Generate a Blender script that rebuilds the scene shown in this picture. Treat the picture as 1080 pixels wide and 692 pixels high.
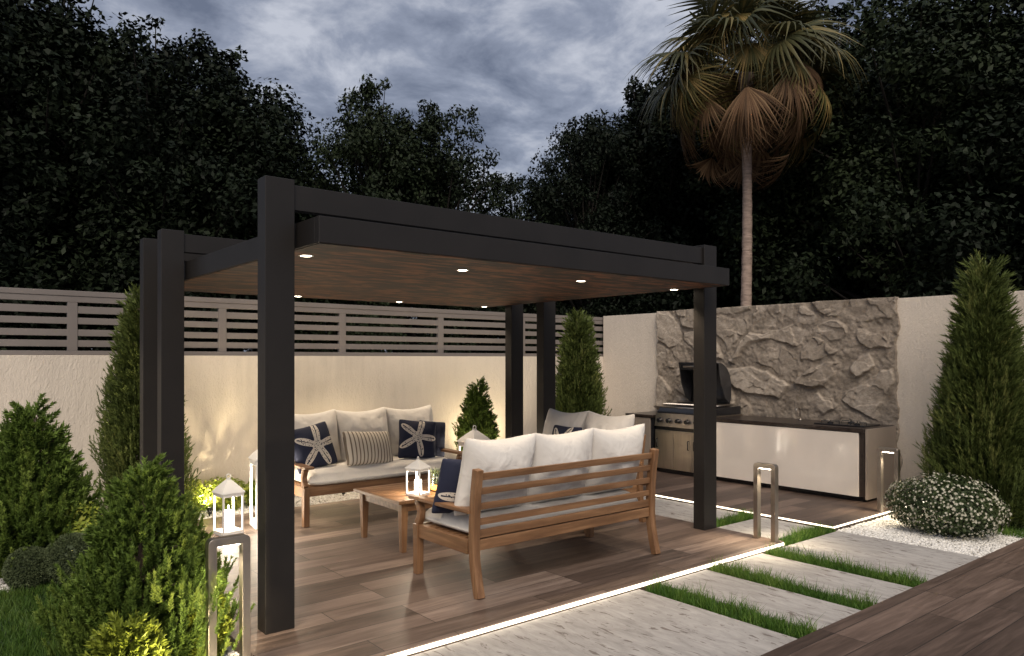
import bpy, math, random
import numpy as np
from mathutils import Vector, Matrix

random.seed(7)
RNG = np.random.default_rng(11)
R = math.radians
for o in list(bpy.data.objects):
    bpy.data.objects.remove(o, do_unlink=True)
S = bpy.context.scene
COL = S.collection

# ------------------------------------------------------------------ camera, sky, sun, exposure
YAW = -39.193
cam_d = bpy.data.cameras.new('camera')
cam = bpy.data.objects.new('camera', cam_d)
COL.objects.link(cam)
cam.location = (0, 0, 1.6)
cam.rotation_euler = (R(90), 0, R(YAW))
cam_d.sensor_width = 36
cam_d.lens = 26.2
cam_d.shift_y = 0.0301
cam_d.clip_start = 0.05
cam_d.clip_end = 800
S.camera = cam

SUN_DIR = Vector((0.40, 0.58, -0.72)).normalized()      # the way the light travels
sun_el = math.asin(-SUN_DIR.z)
sun_az = math.atan2(-SUN_DIR.x, -SUN_DIR.y)

W = bpy.data.worlds.new('World')
S.world = W
W.use_nodes = True
nt = W.node_tree
nt.nodes.clear()
out = nt.nodes.new('ShaderNodeOutputWorld')
bg = nt.nodes.new('ShaderNodeBackground')
sky = nt.nodes.new('ShaderNodeTexSky')
sky.sky_type = 'NISHITA'
sky.sun_disc = False
sky.sun_elevation = sun_el
sky.sun_rotation = sun_az
tc = nt.nodes.new('ShaderNodeTexCoord')
sep = nt.nodes.new('ShaderNodeSeparateXYZ')
nt.links.new(tc.outputs['Generated'], sep.inputs[0])
addz = nt.nodes.new('ShaderNodeMath'); addz.operation = 'ADD'; addz.inputs[1].default_value = 0.22
mx = nt.nodes.new('ShaderNodeMath'); mx.operation = 'MAXIMUM'; mx.inputs[1].default_value = 0.02
nt.links.new(sep.outputs['Z'], mx.inputs[0])
nt.links.new(mx.outputs[0], addz.inputs[0])
dx = nt.nodes.new('ShaderNodeMath'); dx.operation = 'DIVIDE'
dy = nt.nodes.new('ShaderNodeMath'); dy.operation = 'DIVIDE'
nt.links.new(sep.outputs['X'], dx.inputs[0]); nt.links.new(addz.outputs[0], dx.inputs[1])
nt.links.new(sep.outputs['Y'], dy.inputs[0]); nt.links.new(addz.outputs[0], dy.inputs[1])
cmb = nt.nodes.new('ShaderNodeCombineXYZ')
nt.links.new(dx.outputs[0], cmb.inputs[0]); nt.links.new(dy.outputs[0], cmb.inputs[1])
cmb.inputs[2].default_value = 0.3
n1 = nt.nodes.new('ShaderNodeTexNoise')
n1.inputs['Scale'].default_value = 4.2; n1.inputs['Detail'].default_value = 9
n1.inputs['Roughness'].default_value = 0.58; n1.inputs['Distortion'].default_value = 0.25
nt.links.new(cmb.outputs[0], n1.inputs['Vector'])
cr = nt.nodes.new('ShaderNodeValToRGB')
cr.color_ramp.elements[0].position = 0.36
cr.color_ramp.elements[0].color = (0.72, 0.84, 1.18, 1)
cr.color_ramp.elements[1].position = 0.64
cr.color_ramp.elements[1].color = (2.8, 2.92, 3.3, 1)
e = cr.color_ramp.elements.new(0.50); e.color = (1.42, 1.58, 2.02, 1)
nt.links.new(n1.outputs['Fac'], cr.inputs[0])
mix = nt.nodes.new('ShaderNodeMix'); mix.data_type = 'RGBA'
mix.inputs['Factor'].default_value = 0.95
nt.links.new(sky.outputs[0], mix.inputs['A'])
nt.links.new(cr.outputs[0], mix.inputs['B'])
nt.links.new(mix.outputs['Result'], bg.inputs['Color'])
bg.inputs['Strength'].default_value = 0.094
nt.links.new(bg.outputs[0], out.inputs[0])

sl = bpy.data.lights.new('sun', 'SUN')
sl.energy = 1.5
sl.angle = R(38)
sl.color = (1.0, 0.88, 0.74)
so = bpy.data.objects.new('sun', sl)
COL.objects.link(so)
so.rotation_euler = SUN_DIR.to_track_quat('-Z', 'Y').to_euler()
so.location = (-6, -8, 12)

vs = S.view_settings
vs.view_transform = 'Standard'
vs.look = 'None'
vs.exposure = 1.05
vs.gamma = 1.0
vs.use_curve_mapping = False

# ------------------------------------------------------------------ noise
def _hash(ix, iy, iz, seed):
    h = (ix * 374761393 + iy * 668265263 + iz * 2147483647 + seed * 974634777) & 0xffffffff
    h = ((h ^ (h >> 13)) * 1274126177) & 0xffffffff
    h = h ^ (h >> 16)
    return (h & 0xffff) / 65535.0

def vnoise(p, seed=0):
    p = np.asarray(p, float)
    i = np.floor(p).astype(np.int64); f = p - i
    f = f * f * (3 - 2 * f)
    r = 0
    for a in (0, 1):
        for b in (0, 1):
            for c in (0, 1):
                w = (f[:, 0] if a else 1 - f[:, 0]) * (f[:, 1] if b else 1 - f[:, 1]) * (f[:, 2] if c else 1 - f[:, 2])
                r = r + w * _hash(i[:, 0] + a, i[:, 1] + b, i[:, 2] + c, seed)
    return r * 2 - 1

def fbm(p, oct=4, seed=0, gain=0.5):
    r = 0; a = 1
    p = np.asarray(p, float)
    for k in range(oct):
        r = r + a * vnoise(p * (2 ** k) + 17.3 * k, seed + k); a *= gain
    return r

# ------------------------------------------------------------------ materials
def newmat(name):
    m = bpy.data.materials.new(name)
    m.use_nodes = True
    return m, m.node_tree, m.node_tree.nodes['Principled BSDF']

def lk(nt, a, b): nt.links.new(a, b)

def ramp(nt, fac, stops):
    r = nt.nodes.new('ShaderNodeValToRGB')
    els = r.color_ramp.elements
    els[0].position = stops[0][0]; els[0].color = (*stops[0][1], 1)
    els[1].position = stops[-1][0]; els[1].color = (*stops[-1][1], 1)
    for p, c in stops[1:-1]:
        x = els.new(p); x.color = (*c, 1)
    lk(nt, fac, r.inputs[0])
    return r.outputs[0]

def objco(nt, scale=(1, 1, 1)):
    t = nt.nodes.new('ShaderNodeTexCoord')
    mp = nt.nodes.new('ShaderNodeMapping')
    mp.inputs['Scale'].default_value = scale
    lk(nt, t.outputs['Object'], mp.inputs[0])
    return mp.outputs[0]

def noise(nt, vec, scale, detail=4, rough=0.55, dist=0.0):
    n = nt.nodes.new('ShaderNodeTexNoise')
    n.inputs['Scale'].default_value = scale; n.inputs['Detail'].default_value = detail
    n.inputs['Roughness'].default_value = rough; n.inputs['Distortion'].default_value = dist
    lk(nt, vec, n.inputs['Vector'])
    return n.outputs['Fac']

def bump(nt, bsdf, h, strength=0.3, dist=0.01):
    b = nt.nodes.new('ShaderNodeBump')
    b.inputs['Strength'].default_value = strength; b.inputs['Distance'].default_value = dist
    lk(nt, h, b.inputs['Height']); lk(nt, b.outputs[0], bsdf.inputs['Normal'])

def mathn(nt, op, a, b=None):
    m = nt.nodes.new('ShaderNodeMath'); m.operation = op
    for k, v in ((0, a), (1, b)):
        if v is None: continue
        if isinstance(v, (int, float)): m.inputs[k].default_value = v
        else: lk(nt, v, m.inputs[k])
    return m.outputs[0]

def mixc(nt, fac, a, b, mode='MIX'):
    m = nt.nodes.new('ShaderNodeMix'); m.data_type = 'RGBA'; m.blend_type = mode
    if isinstance(fac, (int, float)): m.inputs['Factor'].default_value = fac
    else: lk(nt, fac, m.inputs['Factor'])
    for k, v in (('A', a), ('B', b)):
        if isinstance(v, tuple): m.inputs[k].default_value = (*v, 1)
        else: lk(nt, v, m.inputs[k])
    return m.outputs['Result']

def simple(name, c, rough=0.6, metal=0.0, var=0.25, scale=8, bmp=0.1, bscale=None, bdist=0.004, spec=0.5, stretch=(1, 1, 1)):
    m, nt, b = newmat(name)
    v = objco(nt, stretch)
    n = noise(nt, v, scale, 5)
    lo = tuple(x * (1 - var) for x in c); hi = tuple(min(1, x * (1 + var)) for x in c)
    lk(nt, ramp(nt, n, [(0.3, lo), (0.7, hi)]), b.inputs['Base Color'])
    b.inputs['Roughness'].default_value = rough; b.inputs['Metallic'].default_value = metal
    b.inputs['Specular IOR Level'].default_value = spec
    if bmp: bump(nt, b, noise(nt, v, bscale or scale * 6, 4), bmp, bdist)
    return m

def emit(name, c, s):
    m, nt, b = newmat(name)
    b.inputs['Base Color'].default_value = (*c, 1)
    b.inputs['Emission Color'].default_value = (*c, 1)
    b.inputs['Emission Strength'].default_value = s
    return m

def deck_mat(name, stops, seed=0.0, blen=1.25, bw=0.2):
    m, nt, b = newmat(name)
    t = nt.nodes.new('ShaderNodeTexCoord')
    mp = nt.nodes.new('ShaderNodeMapping'); mp.inputs['Location'].default_value = (seed, seed * 0.37, 0)
    lk(nt, t.outputs['Object'], mp.inputs[0])
    br = nt.nodes.new('ShaderNodeTexBrick')
    br.offset = 0.37; br.offset_frequency = 3; br.squash = 1
    br.inputs['Scale'].default_value = 1
    br.inputs['Brick Width'].default_value = blen; br.inputs['Row Height'].default_value = bw
    br.inputs['Mortar Size'].default_value = 0.003; br.inputs['Mortar Smooth'].default_value = 0.2
    br.inputs['Color1'].default_value = (0, 0, 0, 1); br.inputs['Color2'].default_value = (1, 1, 1, 1)
    br.inputs['Mortar'].default_value = (0.5, 0.5, 0.5, 1)
    lk(nt, mp.outputs[0], br.inputs['Vector'])
    sepc = nt.nodes.new('ShaderNodeSeparateColor'); lk(nt, br.outputs['Color'], sepc.inputs[0])
    # grain: stretched along the plank, shifted per plank
    cm = nt.nodes.new('ShaderNodeCombineXYZ')
    lk(nt, mathn(nt, 'MULTIPLY', sepc.outputs[0], 31.0), cm.inputs[2])
    va = nt.nodes.new('ShaderNodeVectorMath'); va.operation = 'ADD'
    mp2 = nt.nodes.new('ShaderNodeMapping'); mp2.inputs['Scale'].default_value = (1.1, 13, 1)
    lk(nt, t.outputs['Object'], mp2.inputs[0])
    lk(nt, mp2.outputs[0], va.inputs[0]); lk(nt, cm.outputs[0], va.inputs[1])
    g = noise(nt, va.outputs[0], 1.6, 7, 0.62, 0.6)
    mp3 = nt.nodes.new('ShaderNodeMapping'); mp3.inputs['Scale'].default_value = (3, 70, 1)
    lk(nt, t.outputs['Object'], mp3.inputs[0])
    fine = noise(nt, mp3.outputs[0], 1.0, 3)
    blotch = noise(nt, objco(nt), 0.8, 3)
    v = mathn(nt, 'MULTIPLY', sepc.outputs[0], 0.42)
    v = mathn(nt, 'ADD', v, mathn(nt, 'MULTIPLY', g, 1.0))
    v = mathn(nt, 'ADD', v, mathn(nt, 'MULTIPLY', fine, 0.32))
    v = mathn(nt, 'SUBTRACT', v, 0.40)
    col = ramp(nt, v, stops)
    col = mixc(nt, br.outputs['Fac'], col, (0.02, 0.015, 0.012))
    lk(nt, col, b.inputs['Base Color'])
    rr = nt.nodes.new('ShaderNodeMapRange'); rr.inputs['To Min'].default_value = 0.38; rr.inputs['To Max'].default_value = 0.62
    lk(nt, g, rr.inputs[0]); lk(nt, rr.outputs[0], b.inputs['Roughness'])
    h = mathn(nt, 'SUBTRACT', mathn(nt, 'MULTIPLY', fine, 0.25), br.outputs['Fac'])
    bump(nt, b, h, 0.35, 0.003)
    return m

def wood_mat(name, stops, axis=(2, 30, 30), rough=0.5, bscale=1.0):
    m, nt, b = newmat(name)
    t = nt.nodes.new('ShaderNodeTexCoord')
    oi = nt.nodes.new('ShaderNodeObjectInfo')
    mp = nt.nodes.new('ShaderNodeMapping'); mp.inputs['Scale'].default_value = axis
    lk(nt, t.outputs['Object'], mp.inputs[0])
    va = nt.nodes.new('ShaderNodeVectorMath'); va.operation = 'ADD'
    cm = nt.nodes.new('ShaderNodeCombineXYZ'); lk(nt, mathn(nt, 'MULTIPLY', oi.outputs['Random'], 40), cm.inputs[0])
    lk(nt, mp.outputs[0], va.inputs[0]); lk(nt, cm.outputs[0], va.inputs[1])
    g = noise(nt, va.outputs[0], bscale, 6, 0.6, 0.4)
    big = noise(nt, objco(nt), 3, 2)
    v = mathn(nt, 'ADD', mathn(nt, 'MULTIPLY', g, 0.8), mathn(nt, 'MULTIPLY', big, 0.2))
    lk(nt, ramp(nt, v, stops), b.inputs['Base Color'])
    b.inputs['Roughness'].default_value = rough
    bump(nt, b, g, 0.2, 0.002)
    return m

def leaf_mat(name, stops, rough=0.55, spec=0.3, trans=0.0):
    m, nt, b = newmat(name)
    a = nt.nodes.new('ShaderNodeAttribute'); a.attribute_name = 'tint'
    n = noise(nt, objco(nt), 3.0, 2)
    v = mathn(nt, 'ADD', mathn(nt, 'MULTIPLY', a.outputs['Fac'], 0.75), mathn(nt, 'MULTIPLY', n, 0.25))
    c = ramp(nt, v, stops)
    lk(nt, c, b.inputs['Base Color'])
    b.inputs['Roughness'].default_value = rough
    b.inputs['Specular IOR Level'].default_value = spec
    if trans:
        tr = nt.nodes.new('ShaderNodeBsdfTranslucent'); lk(nt, c, tr.inputs[0])
        ms = nt.nodes.new('ShaderNodeMixShader'); ms.inputs[0].default_value = trans
        lk(nt, b.outputs[0], ms.inputs[1]); lk(nt, tr.outputs[0], ms.inputs[2])
        lk(nt, ms.outputs[0], nt.nodes['Material Output'].inputs[0])
    return m

def vary_by_object(m, amt):
    nt = m.node_tree
    oi = nt.nodes.new('ShaderNodeObjectInfo')
    r = [n for n in nt.nodes if n.type == 'VALTORGB'][0]
    src = r.inputs[0].links[0].from_socket
    lk(nt, mathn(nt, 'ADD', src, mathn(nt, 'MULTIPLY', mathn(nt, 'SUBTRACT', oi.outputs['Random'], 0.5), amt)), r.inputs[0])

def stucco_mat(name, c):
    m, nt, b = newmat(name)
    v = objco(nt)
    big = noise(nt, v, 0.9, 5, 0.6)
    vs_ = objco(nt, (6, 6, 0.7))
    streak = noise(nt, vs_, 1.4, 5, 0.6)
    f = mathn(nt, 'ADD', mathn(nt, 'MULTIPLY', big, 0.6), mathn(nt, 'MULTIPLY', streak, 0.4))
    lk(nt, ramp(nt, f, [(0.3, tuple(x * 0.84 for x in c)), (0.5, c), (0.7, tuple(min(1, x * 1.07) for x in c))]), b.inputs['Base Color'])
    b.inputs['Roughness'].default_value = 0.9
    b.inputs['Specular IOR Level'].default_value = 0.2
    rough = noise(nt, objco(nt, (1, 1, 0.45)), 34, 4, 0.65, 0.8)
    fine = noise(nt, v, 130, 2)
    bump(nt, b, mathn(nt, 'ADD', rough, mathn(nt, 'MULTIPLY', fine, 0.3)), 0.8, 0.014)
    return m

M = {}
M['stucco'] = stucco_mat('stucco', (0.66, 0.585, 0.50))
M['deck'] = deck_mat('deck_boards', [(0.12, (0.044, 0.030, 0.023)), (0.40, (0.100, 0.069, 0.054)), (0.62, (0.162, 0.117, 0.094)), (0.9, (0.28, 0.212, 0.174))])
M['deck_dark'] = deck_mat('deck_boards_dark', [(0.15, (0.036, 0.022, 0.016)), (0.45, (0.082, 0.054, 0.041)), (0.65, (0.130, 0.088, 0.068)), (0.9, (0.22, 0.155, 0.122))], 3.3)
M['teak'] = wood_mat('teak', [(0.25, (0.080, 0.038, 0.016)), (0.5, (0.180, 0.090, 0.041)), (0.75, (0.32, 0.18, 0.090))])
M['teak_y'] = wood_mat('teak_cross', [(0.25, (0.080, 0.038, 0.016)), (0.5, (0.180, 0.090, 0.041)), (0.75, (0.32, 0.18, 0.090))], (30, 2, 30))
M['teak_z'] = wood_mat('teak_upright', [(0.25, (0.080, 0.038, 0.016)), (0.5, (0.180, 0.090, 0.041)), (0.75, (0.32, 0.18, 0.090))], (30, 30, 2))
M['soffit'] = wood_mat('soffit_wood', [(0.43, (0.004, 0.0018, 0.001)), (0.5, (0.030, 0.0095, 0.004)), (0.57, (0.17, 0.060, 0.024))], (2.2, 9, 4), 0.65, 1.7)
M['anthracite'] = simple('anthracite_metal', (0.0135, 0.0115, 0.0105), 0.5, 0.0, 0.15, 3, 0.05, 180, 0.001, 0.35)
M['fence'] = simple('fence_metal', (0.185, 0.162, 0.150), 0.5, 0.0, 0.08, 2, 0.04, 120, 0.001)
M['steel'] = simple('brushed_steel', (0.50, 0.45, 0.40), 0.30, 1.0, 0.12, 4, 0.12, 30, 0.001, stretch=(6, 6, 0.4))
M['bollard'] = simple('bollard_metal', (0.46, 0.41, 0.36), 0.36, 1.0, 0.15, 5, 0.1, 60, 0.001)
M['black_metal'] = simple('black_enamel', (0.012, 0.012, 0.014), 0.22, 0.0, 0.3, 6, 0.03)
M['hood_grey'] = simple('hood_grey', (0.045, 0.043, 0.045), 0.35, 0.3, 0.3, 6, 0.05)
M['dark_stone'] = simple('dark_countertop', (0.026, 0.018, 0.015), 0.28, 0.0, 0.5, 20, 0.05)
M['gloss_panel'] = simple('gloss_panel', (0.80, 0.72, 0.64), 0.12, 0.0, 0.05, 2, 0.0)
gp = M['gloss_panel'].node_tree.nodes['Principled BSDF']; gp.inputs['Coat Weight'].default_value = 1.0; gp.inputs['Coat Roughness'].default_value = 0.06; gp.inputs['Coat IOR'].default_value = 1.8
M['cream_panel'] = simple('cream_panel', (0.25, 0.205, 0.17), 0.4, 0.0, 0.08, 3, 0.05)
M['white_metal'] = simple('white_lacquer', (0.80, 0.79, 0.77), 0.4, 0.0, 0.04, 6, 0.05)
M['soil'] = simple('soil', (0.045, 0.034, 0.024), 0.95, 0.0, 0.5, 6, 0.6, 40, 0.02)
M['bark'] = simple('bark', (0.07, 0.05, 0.036), 0.9, 0, 0.4, 5, 0.6, 18, 0.02, stretch=(3, 3, 0.6))
M['dark_bark'] = simple('dark_bark', (0.018, 0.014, 0.011), 0.9, 0, 0.4, 5, 0.6, 18, 0.02, stretch=(3, 3, 0.6))
M['palm_bark'] = simple('palm_bark', (0.30, 0.225, 0.185), 0.85, 0, 0.35, 6, 0.7, 12, 0.02, stretch=(1, 1, 4))
M['wicker'] = simple('wicker', (0.20, 0.10, 0.045), 0.7, 0, 0.5, 40, 0.6, 60, 0.006, stretch=(1, 1, 2.5))
M['amber'] = emit('amber_wax', (1.0, 0.42, 0.08), 1.6)
M['candle'] = emit('lit_candle', (1.0, 0.90, 0.74), 14.0)
M['led'] = emit('led_strip', (1.0, 0.88, 0.68), 1.9)
M['lens'] = emit('lamp_lens', (1.0, 0.88, 0.68), 14.0)
M['gold'] = simple('yellow_petal', (0.75, 0.62, 0.22), 0.6, 0, 0.2, 30, 0)
M['white_petal'] = simple('white_petal', (0.42, 0.40, 0.31), 0.6, 0, 0.15, 30, 0)

def fabric(name, c):
    m, nt, b = newmat(name)
    v = objco(nt)
    n = noise(nt, v, 5, 4)
    lk(nt, ramp(nt, n, [(0.3, tuple(x * 0.9 for x in c)), (0.7, c)]), b.inputs['Base Color'])
    b.inputs['Roughness'].default_value = 0.92; b.inputs['Specular IOR Level'].default_value = 0.15
    b.inputs['Sheen Weight'].default_value = 0.15
    w = noise(nt, v, 260, 2)
    cr = noise(nt, v, 9, 4, 0.55, 1.2)
    bump(nt, b, mathn(nt, 'ADD', mathn(nt, 'MULTIPLY', w, 0.06), cr), 0.45, 0.02)
    return m
M['linen'] = fabric('white_linen', (0.67, 0.64, 0.60))
M['linen_grey'] = fabric('grey_white_linen', (0.60, 0.575, 0.55))

def stripes():
    m, nt, b = newmat('striped_ticking')
    t = nt.nodes.new('ShaderNodeTexCoord'); sp = nt.nodes.new('ShaderNodeSeparateXYZ')
    lk(nt, t.outputs['Object'], sp.inputs[0])
    s = mathn(nt, 'SINE', mathn(nt, 'MULTIPLY', sp.outputs[0], 2 * math.pi / 0.042))
    c = ramp(nt, s, [(0.45, (0.62, 0.56, 0.47)), (0.60, (0.17, 0.135, 0.10))])
    lk(nt, c, b.inputs['Base Color']); b.inputs['Roughness'].default_value = 0.9
    bump(nt, b, noise(nt, objco(nt), 200, 2), 0.25, 0.003)
    return m
M['stripe'] = stripes()

def starfish(cx, cz, size, rot):
    m, nt, b = newmat('navy_starfish')
    t = nt.nodes.new('ShaderNodeTexCoord'); sp = nt.nodes.new('ShaderNodeSeparateXYZ')
    lk(nt, t.outputs['Object'], sp.inputs[0])
    x = mathn(nt, 'SUBTRACT', sp.outputs[0], cx); z = mathn(nt, 'SUBTRACT', sp.outputs[2], cz)
    th = mathn(nt, 'ADD', mathn(nt, 'ARCTAN2', z, x), rot)
    r = mathn(nt, 'DIVIDE', mathn(nt, 'SQRT', mathn(nt, 'ADD', mathn(nt, 'MULTIPLY', x, x), mathn(nt, 'MULTIPLY', z, z))), size)
    c5 = mathn(nt, 'COSINE', mathn(nt, 'MULTIPLY', th, 5.0))
    lobe = mathn(nt, 'POWER', mathn(nt, 'ADD', mathn(nt, 'MULTIPLY', c5, 0.5), 0.5), 1.6)
    edge = mathn(nt, 'ADD', mathn(nt, 'MULTIPLY', lobe, 0.74), 0.26)
    inside = mathn(nt, 'LESS_THAN', r, edge)
    rim = mathn(nt, 'GREATER_THAN', mathn(nt, 'ADD', r, 0.075), edge)
    vo = nt.nodes.new('ShaderNodeTexVoronoi'); vo.inputs['Scale'].default_value = 54
    lk(nt, t.outputs['Object'], vo.inputs['Vector'])
    dots = mathn(nt, 'GREATER_THAN', vo.outputs['Distance'], 0.29)
    mid = mathn(nt, 'GREATER_THAN', c5, 0.988)
    body = mathn(nt, 'MAXIMUM', rim, mathn(nt, 'MULTIPLY', dots, mathn(nt, 'SUBTRACT', 1.0, mid)))
    f = mathn(nt, 'MULTIPLY', inside, body)
    col = mixc(nt, f, (0.010, 0.014, 0.038), (0.60, 0.55, 0.48))
    lk(nt, col, b.inputs['Base Color']); b.inputs['Roughness'].default_value = 0.85
    bump(nt, b, noise(nt, objco(nt), 180, 2), 0.3, 0.003)
    return m
M['navy'] = simple('navy_cotton', (0.012, 0.016, 0.040), 0.85, 0, 0.2, 20, 0.3, 200, 0.003)

def slab_mat():
    m, nt, b = newmat('travertine')
    v = objco(nt, (7, 2.0, 1))
    t = nt.nodes.new('ShaderNodeTexCoord')
    st = noise(nt, v, 2.2, 7, 0.7, 0.5)
    big = noise(nt, objco(nt), 1.3, 4)
    fl = noise(nt, objco(nt, (24, 7, 1)), 1.0, 5, 0.65, 0.8)
    c = ramp(nt, mathn(nt, 'ADD', mathn(nt, 'MULTIPLY', st, 0.7), mathn(nt, 'MULTIPLY', big, 0.3)), [(0.32, (0.24, 0.225, 0.21)), (0.5, (0.36, 0.34, 0.32)), (0.66, (0.47, 0.447, 0.422))])
    mask = ramp(nt, fl, [(0.585, (0, 0, 0)), (0.64, (1, 1, 1))])
    c = mixc(nt, mathn(nt, 'MULTIPLY', mask, 0.9), c, (0.15, 0.125, 0.11))
    lk(nt, c, b.inputs['Base Color']); b.inputs['Roughness'].default_value = 0.72
    bump(nt, b, mathn(nt, 'SUBTRACT', noise(nt, objco(nt), 60, 4), mask), 0.3, 0.004)
    return m
M['slab'] = slab_mat()

def rock_mat():
    m, nt, b = newmat('rough_rock')
    v = objco(nt)
    a = noise(nt, v, 4.5, 9, 0.72, 0.8)
    f = noise(nt, v, 22, 6, 0.7)
    ta = nt.nodes.new('ShaderNodeAttribute'); ta.attribute_name = 'tint'
    c = ramp(nt, mathn(nt, 'ADD', mathn(nt, 'ADD', mathn(nt, 'MULTIPLY', a, 0.55), mathn(nt, 'MULTIPLY', f, 0.30)), mathn(nt, 'MULTIPLY', ta.outputs['Fac'], 0.16)),
             [(0.34, (0.150, 0.122, 0.096)), (0.50, (0.29, 0.243, 0.196)), (0.60, (0.41, 0.348, 0.286)), (0.74, (0.58, 0.505, 0.425))])
    lk(nt, c, b.inputs['Base Color']); b.inputs['Roughness'].default_value = 0.92; b.inputs['Specular IOR Level'].default_value = 0.2
    bump(nt, b, mathn(nt, 'ADD', f, noise(nt, v, 90, 3)), 0.6, 0.015)
    return m
M['rock'] = rock_mat()

M['pebble'] = leaf_mat('white_pebbles', [(0.2, (0.55, 0.53, 0.49)), (0.8, (0.80, 0.78, 0.74))], 0.7, 0.3)
M['gravel_bed'] = simple('gravel_bed', (0.58, 0.56, 0.52), 0.9, 0, 0.3, 60, 0.8, 90, 0.01)
M['lawn_base'] = simple('turf_soil', (0.020, 0.040, 0.012), 0.95, 0, 0.4, 20, 0.6, 60, 0.02)
M['grass'] = leaf_mat('grass_blade', [(0.15, (0.028, 0.075, 0.012)), (0.5, (0.080, 0.165, 0.025)), (0.85, (0.22, 0.31, 0.065))], 0.5, 0.3, 0.25)
M['lawn'] = leaf_mat('lawn_blade', [(0.15, (0.022, 0.055, 0.010)), (0.5, (0.055, 0.110, 0.018)), (0.85, (0.13, 0.19, 0.04))], 0.55, 0.25, 0.2)
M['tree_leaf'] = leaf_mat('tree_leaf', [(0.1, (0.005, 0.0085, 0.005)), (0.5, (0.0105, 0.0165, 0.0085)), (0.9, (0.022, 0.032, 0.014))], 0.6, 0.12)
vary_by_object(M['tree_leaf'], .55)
M['spruce'] = leaf_mat('spruce_needle', [(0.1, (0.040, 0.074, 0.012)), (0.5, (0.110, 0.170, 0.028)), (0.9, (0.27, 0.34, 0.065))], 0.6, 0.25)
M['cypress'] = leaf_mat('cypress_leaf', [(0.1, (0.035, 0.055, 0.013)), (0.5, (0.095, 0.125, 0.030)), (0.9, (0.24, 0.25, 0.075))], 0.6, 0.25)
M['box'] = leaf_mat('boxwood_leaf', [(0.1, (0.040, 0.056, 0.026)), (0.5, (0.080, 0.105, 0.048)), (0.9, (0.14, 0.17, 0.08))], 0.6, 0.25)
M['euonymus'] = leaf_mat('euonymus_leaf', [(0.1, (0.08, 0.13, 0.02)), (0.5, (0.20, 0.26, 0.035)), (0.9, (0.40, 0.42, 0.07))], 0.5, 0.3, 0.2)
M['lamplit_spruce'] = leaf_mat('lamplit_spruce_needle', [(0.1, (0.07, 0.10, 0.012)), (0.5, (0.19, 0.23, 0.025)), (0.9, (0.40, 0.40, 0.05))], 0.6, 0.25)  # spruce needles with the yellow lamplight put into their colour
M['bush_leaf'] = leaf_mat('bush_leaf', [(0.1, (0.022, 0.036, 0.012)), (0.5, (0.048, 0.070, 0.024)), (0.9, (0.10, 0.13, 0.045))], 0.5, 0.3)
M['palm_green'] = leaf_mat('palm_leaf_green', [(0.1, (0.034, 0.040, 0.020)), (0.55, (0.085, 0.085, 0.036)), (0.9, (0.21, 0.16, 0.06))], 0.5, 0.35, 0.15)
M['palm_gold'] = leaf_mat('palm_leaf_golden', [(0.1, (0.055, 0.065, 0.022)), (0.5, (0.15, 0.125, 0.042)), (0.9, (0.33, 0.225, 0.085))], 0.6, 0.25, 0.15)
M['palm_brown'] = leaf_mat('palm_leaf_dry', [(0.1, (0.060, 0.036, 0.020)), (0.5, (0.145, 0.082, 0.044)), (0.9, (0.27, 0.175, 0.095))], 0.7, 0.2, 0.15)

gm, gnt, gb = newmat('clear_glass')
gb.inputs['Base Color'].default_value = (1, 1, 1, 1); gb.inputs['Roughness'].default_value = 0.03
gb.inputs['Transmission Weight'].default_value = 1.0; gb.inputs['IOR'].default_value = 1.45
M['glass'] = gm

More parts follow.
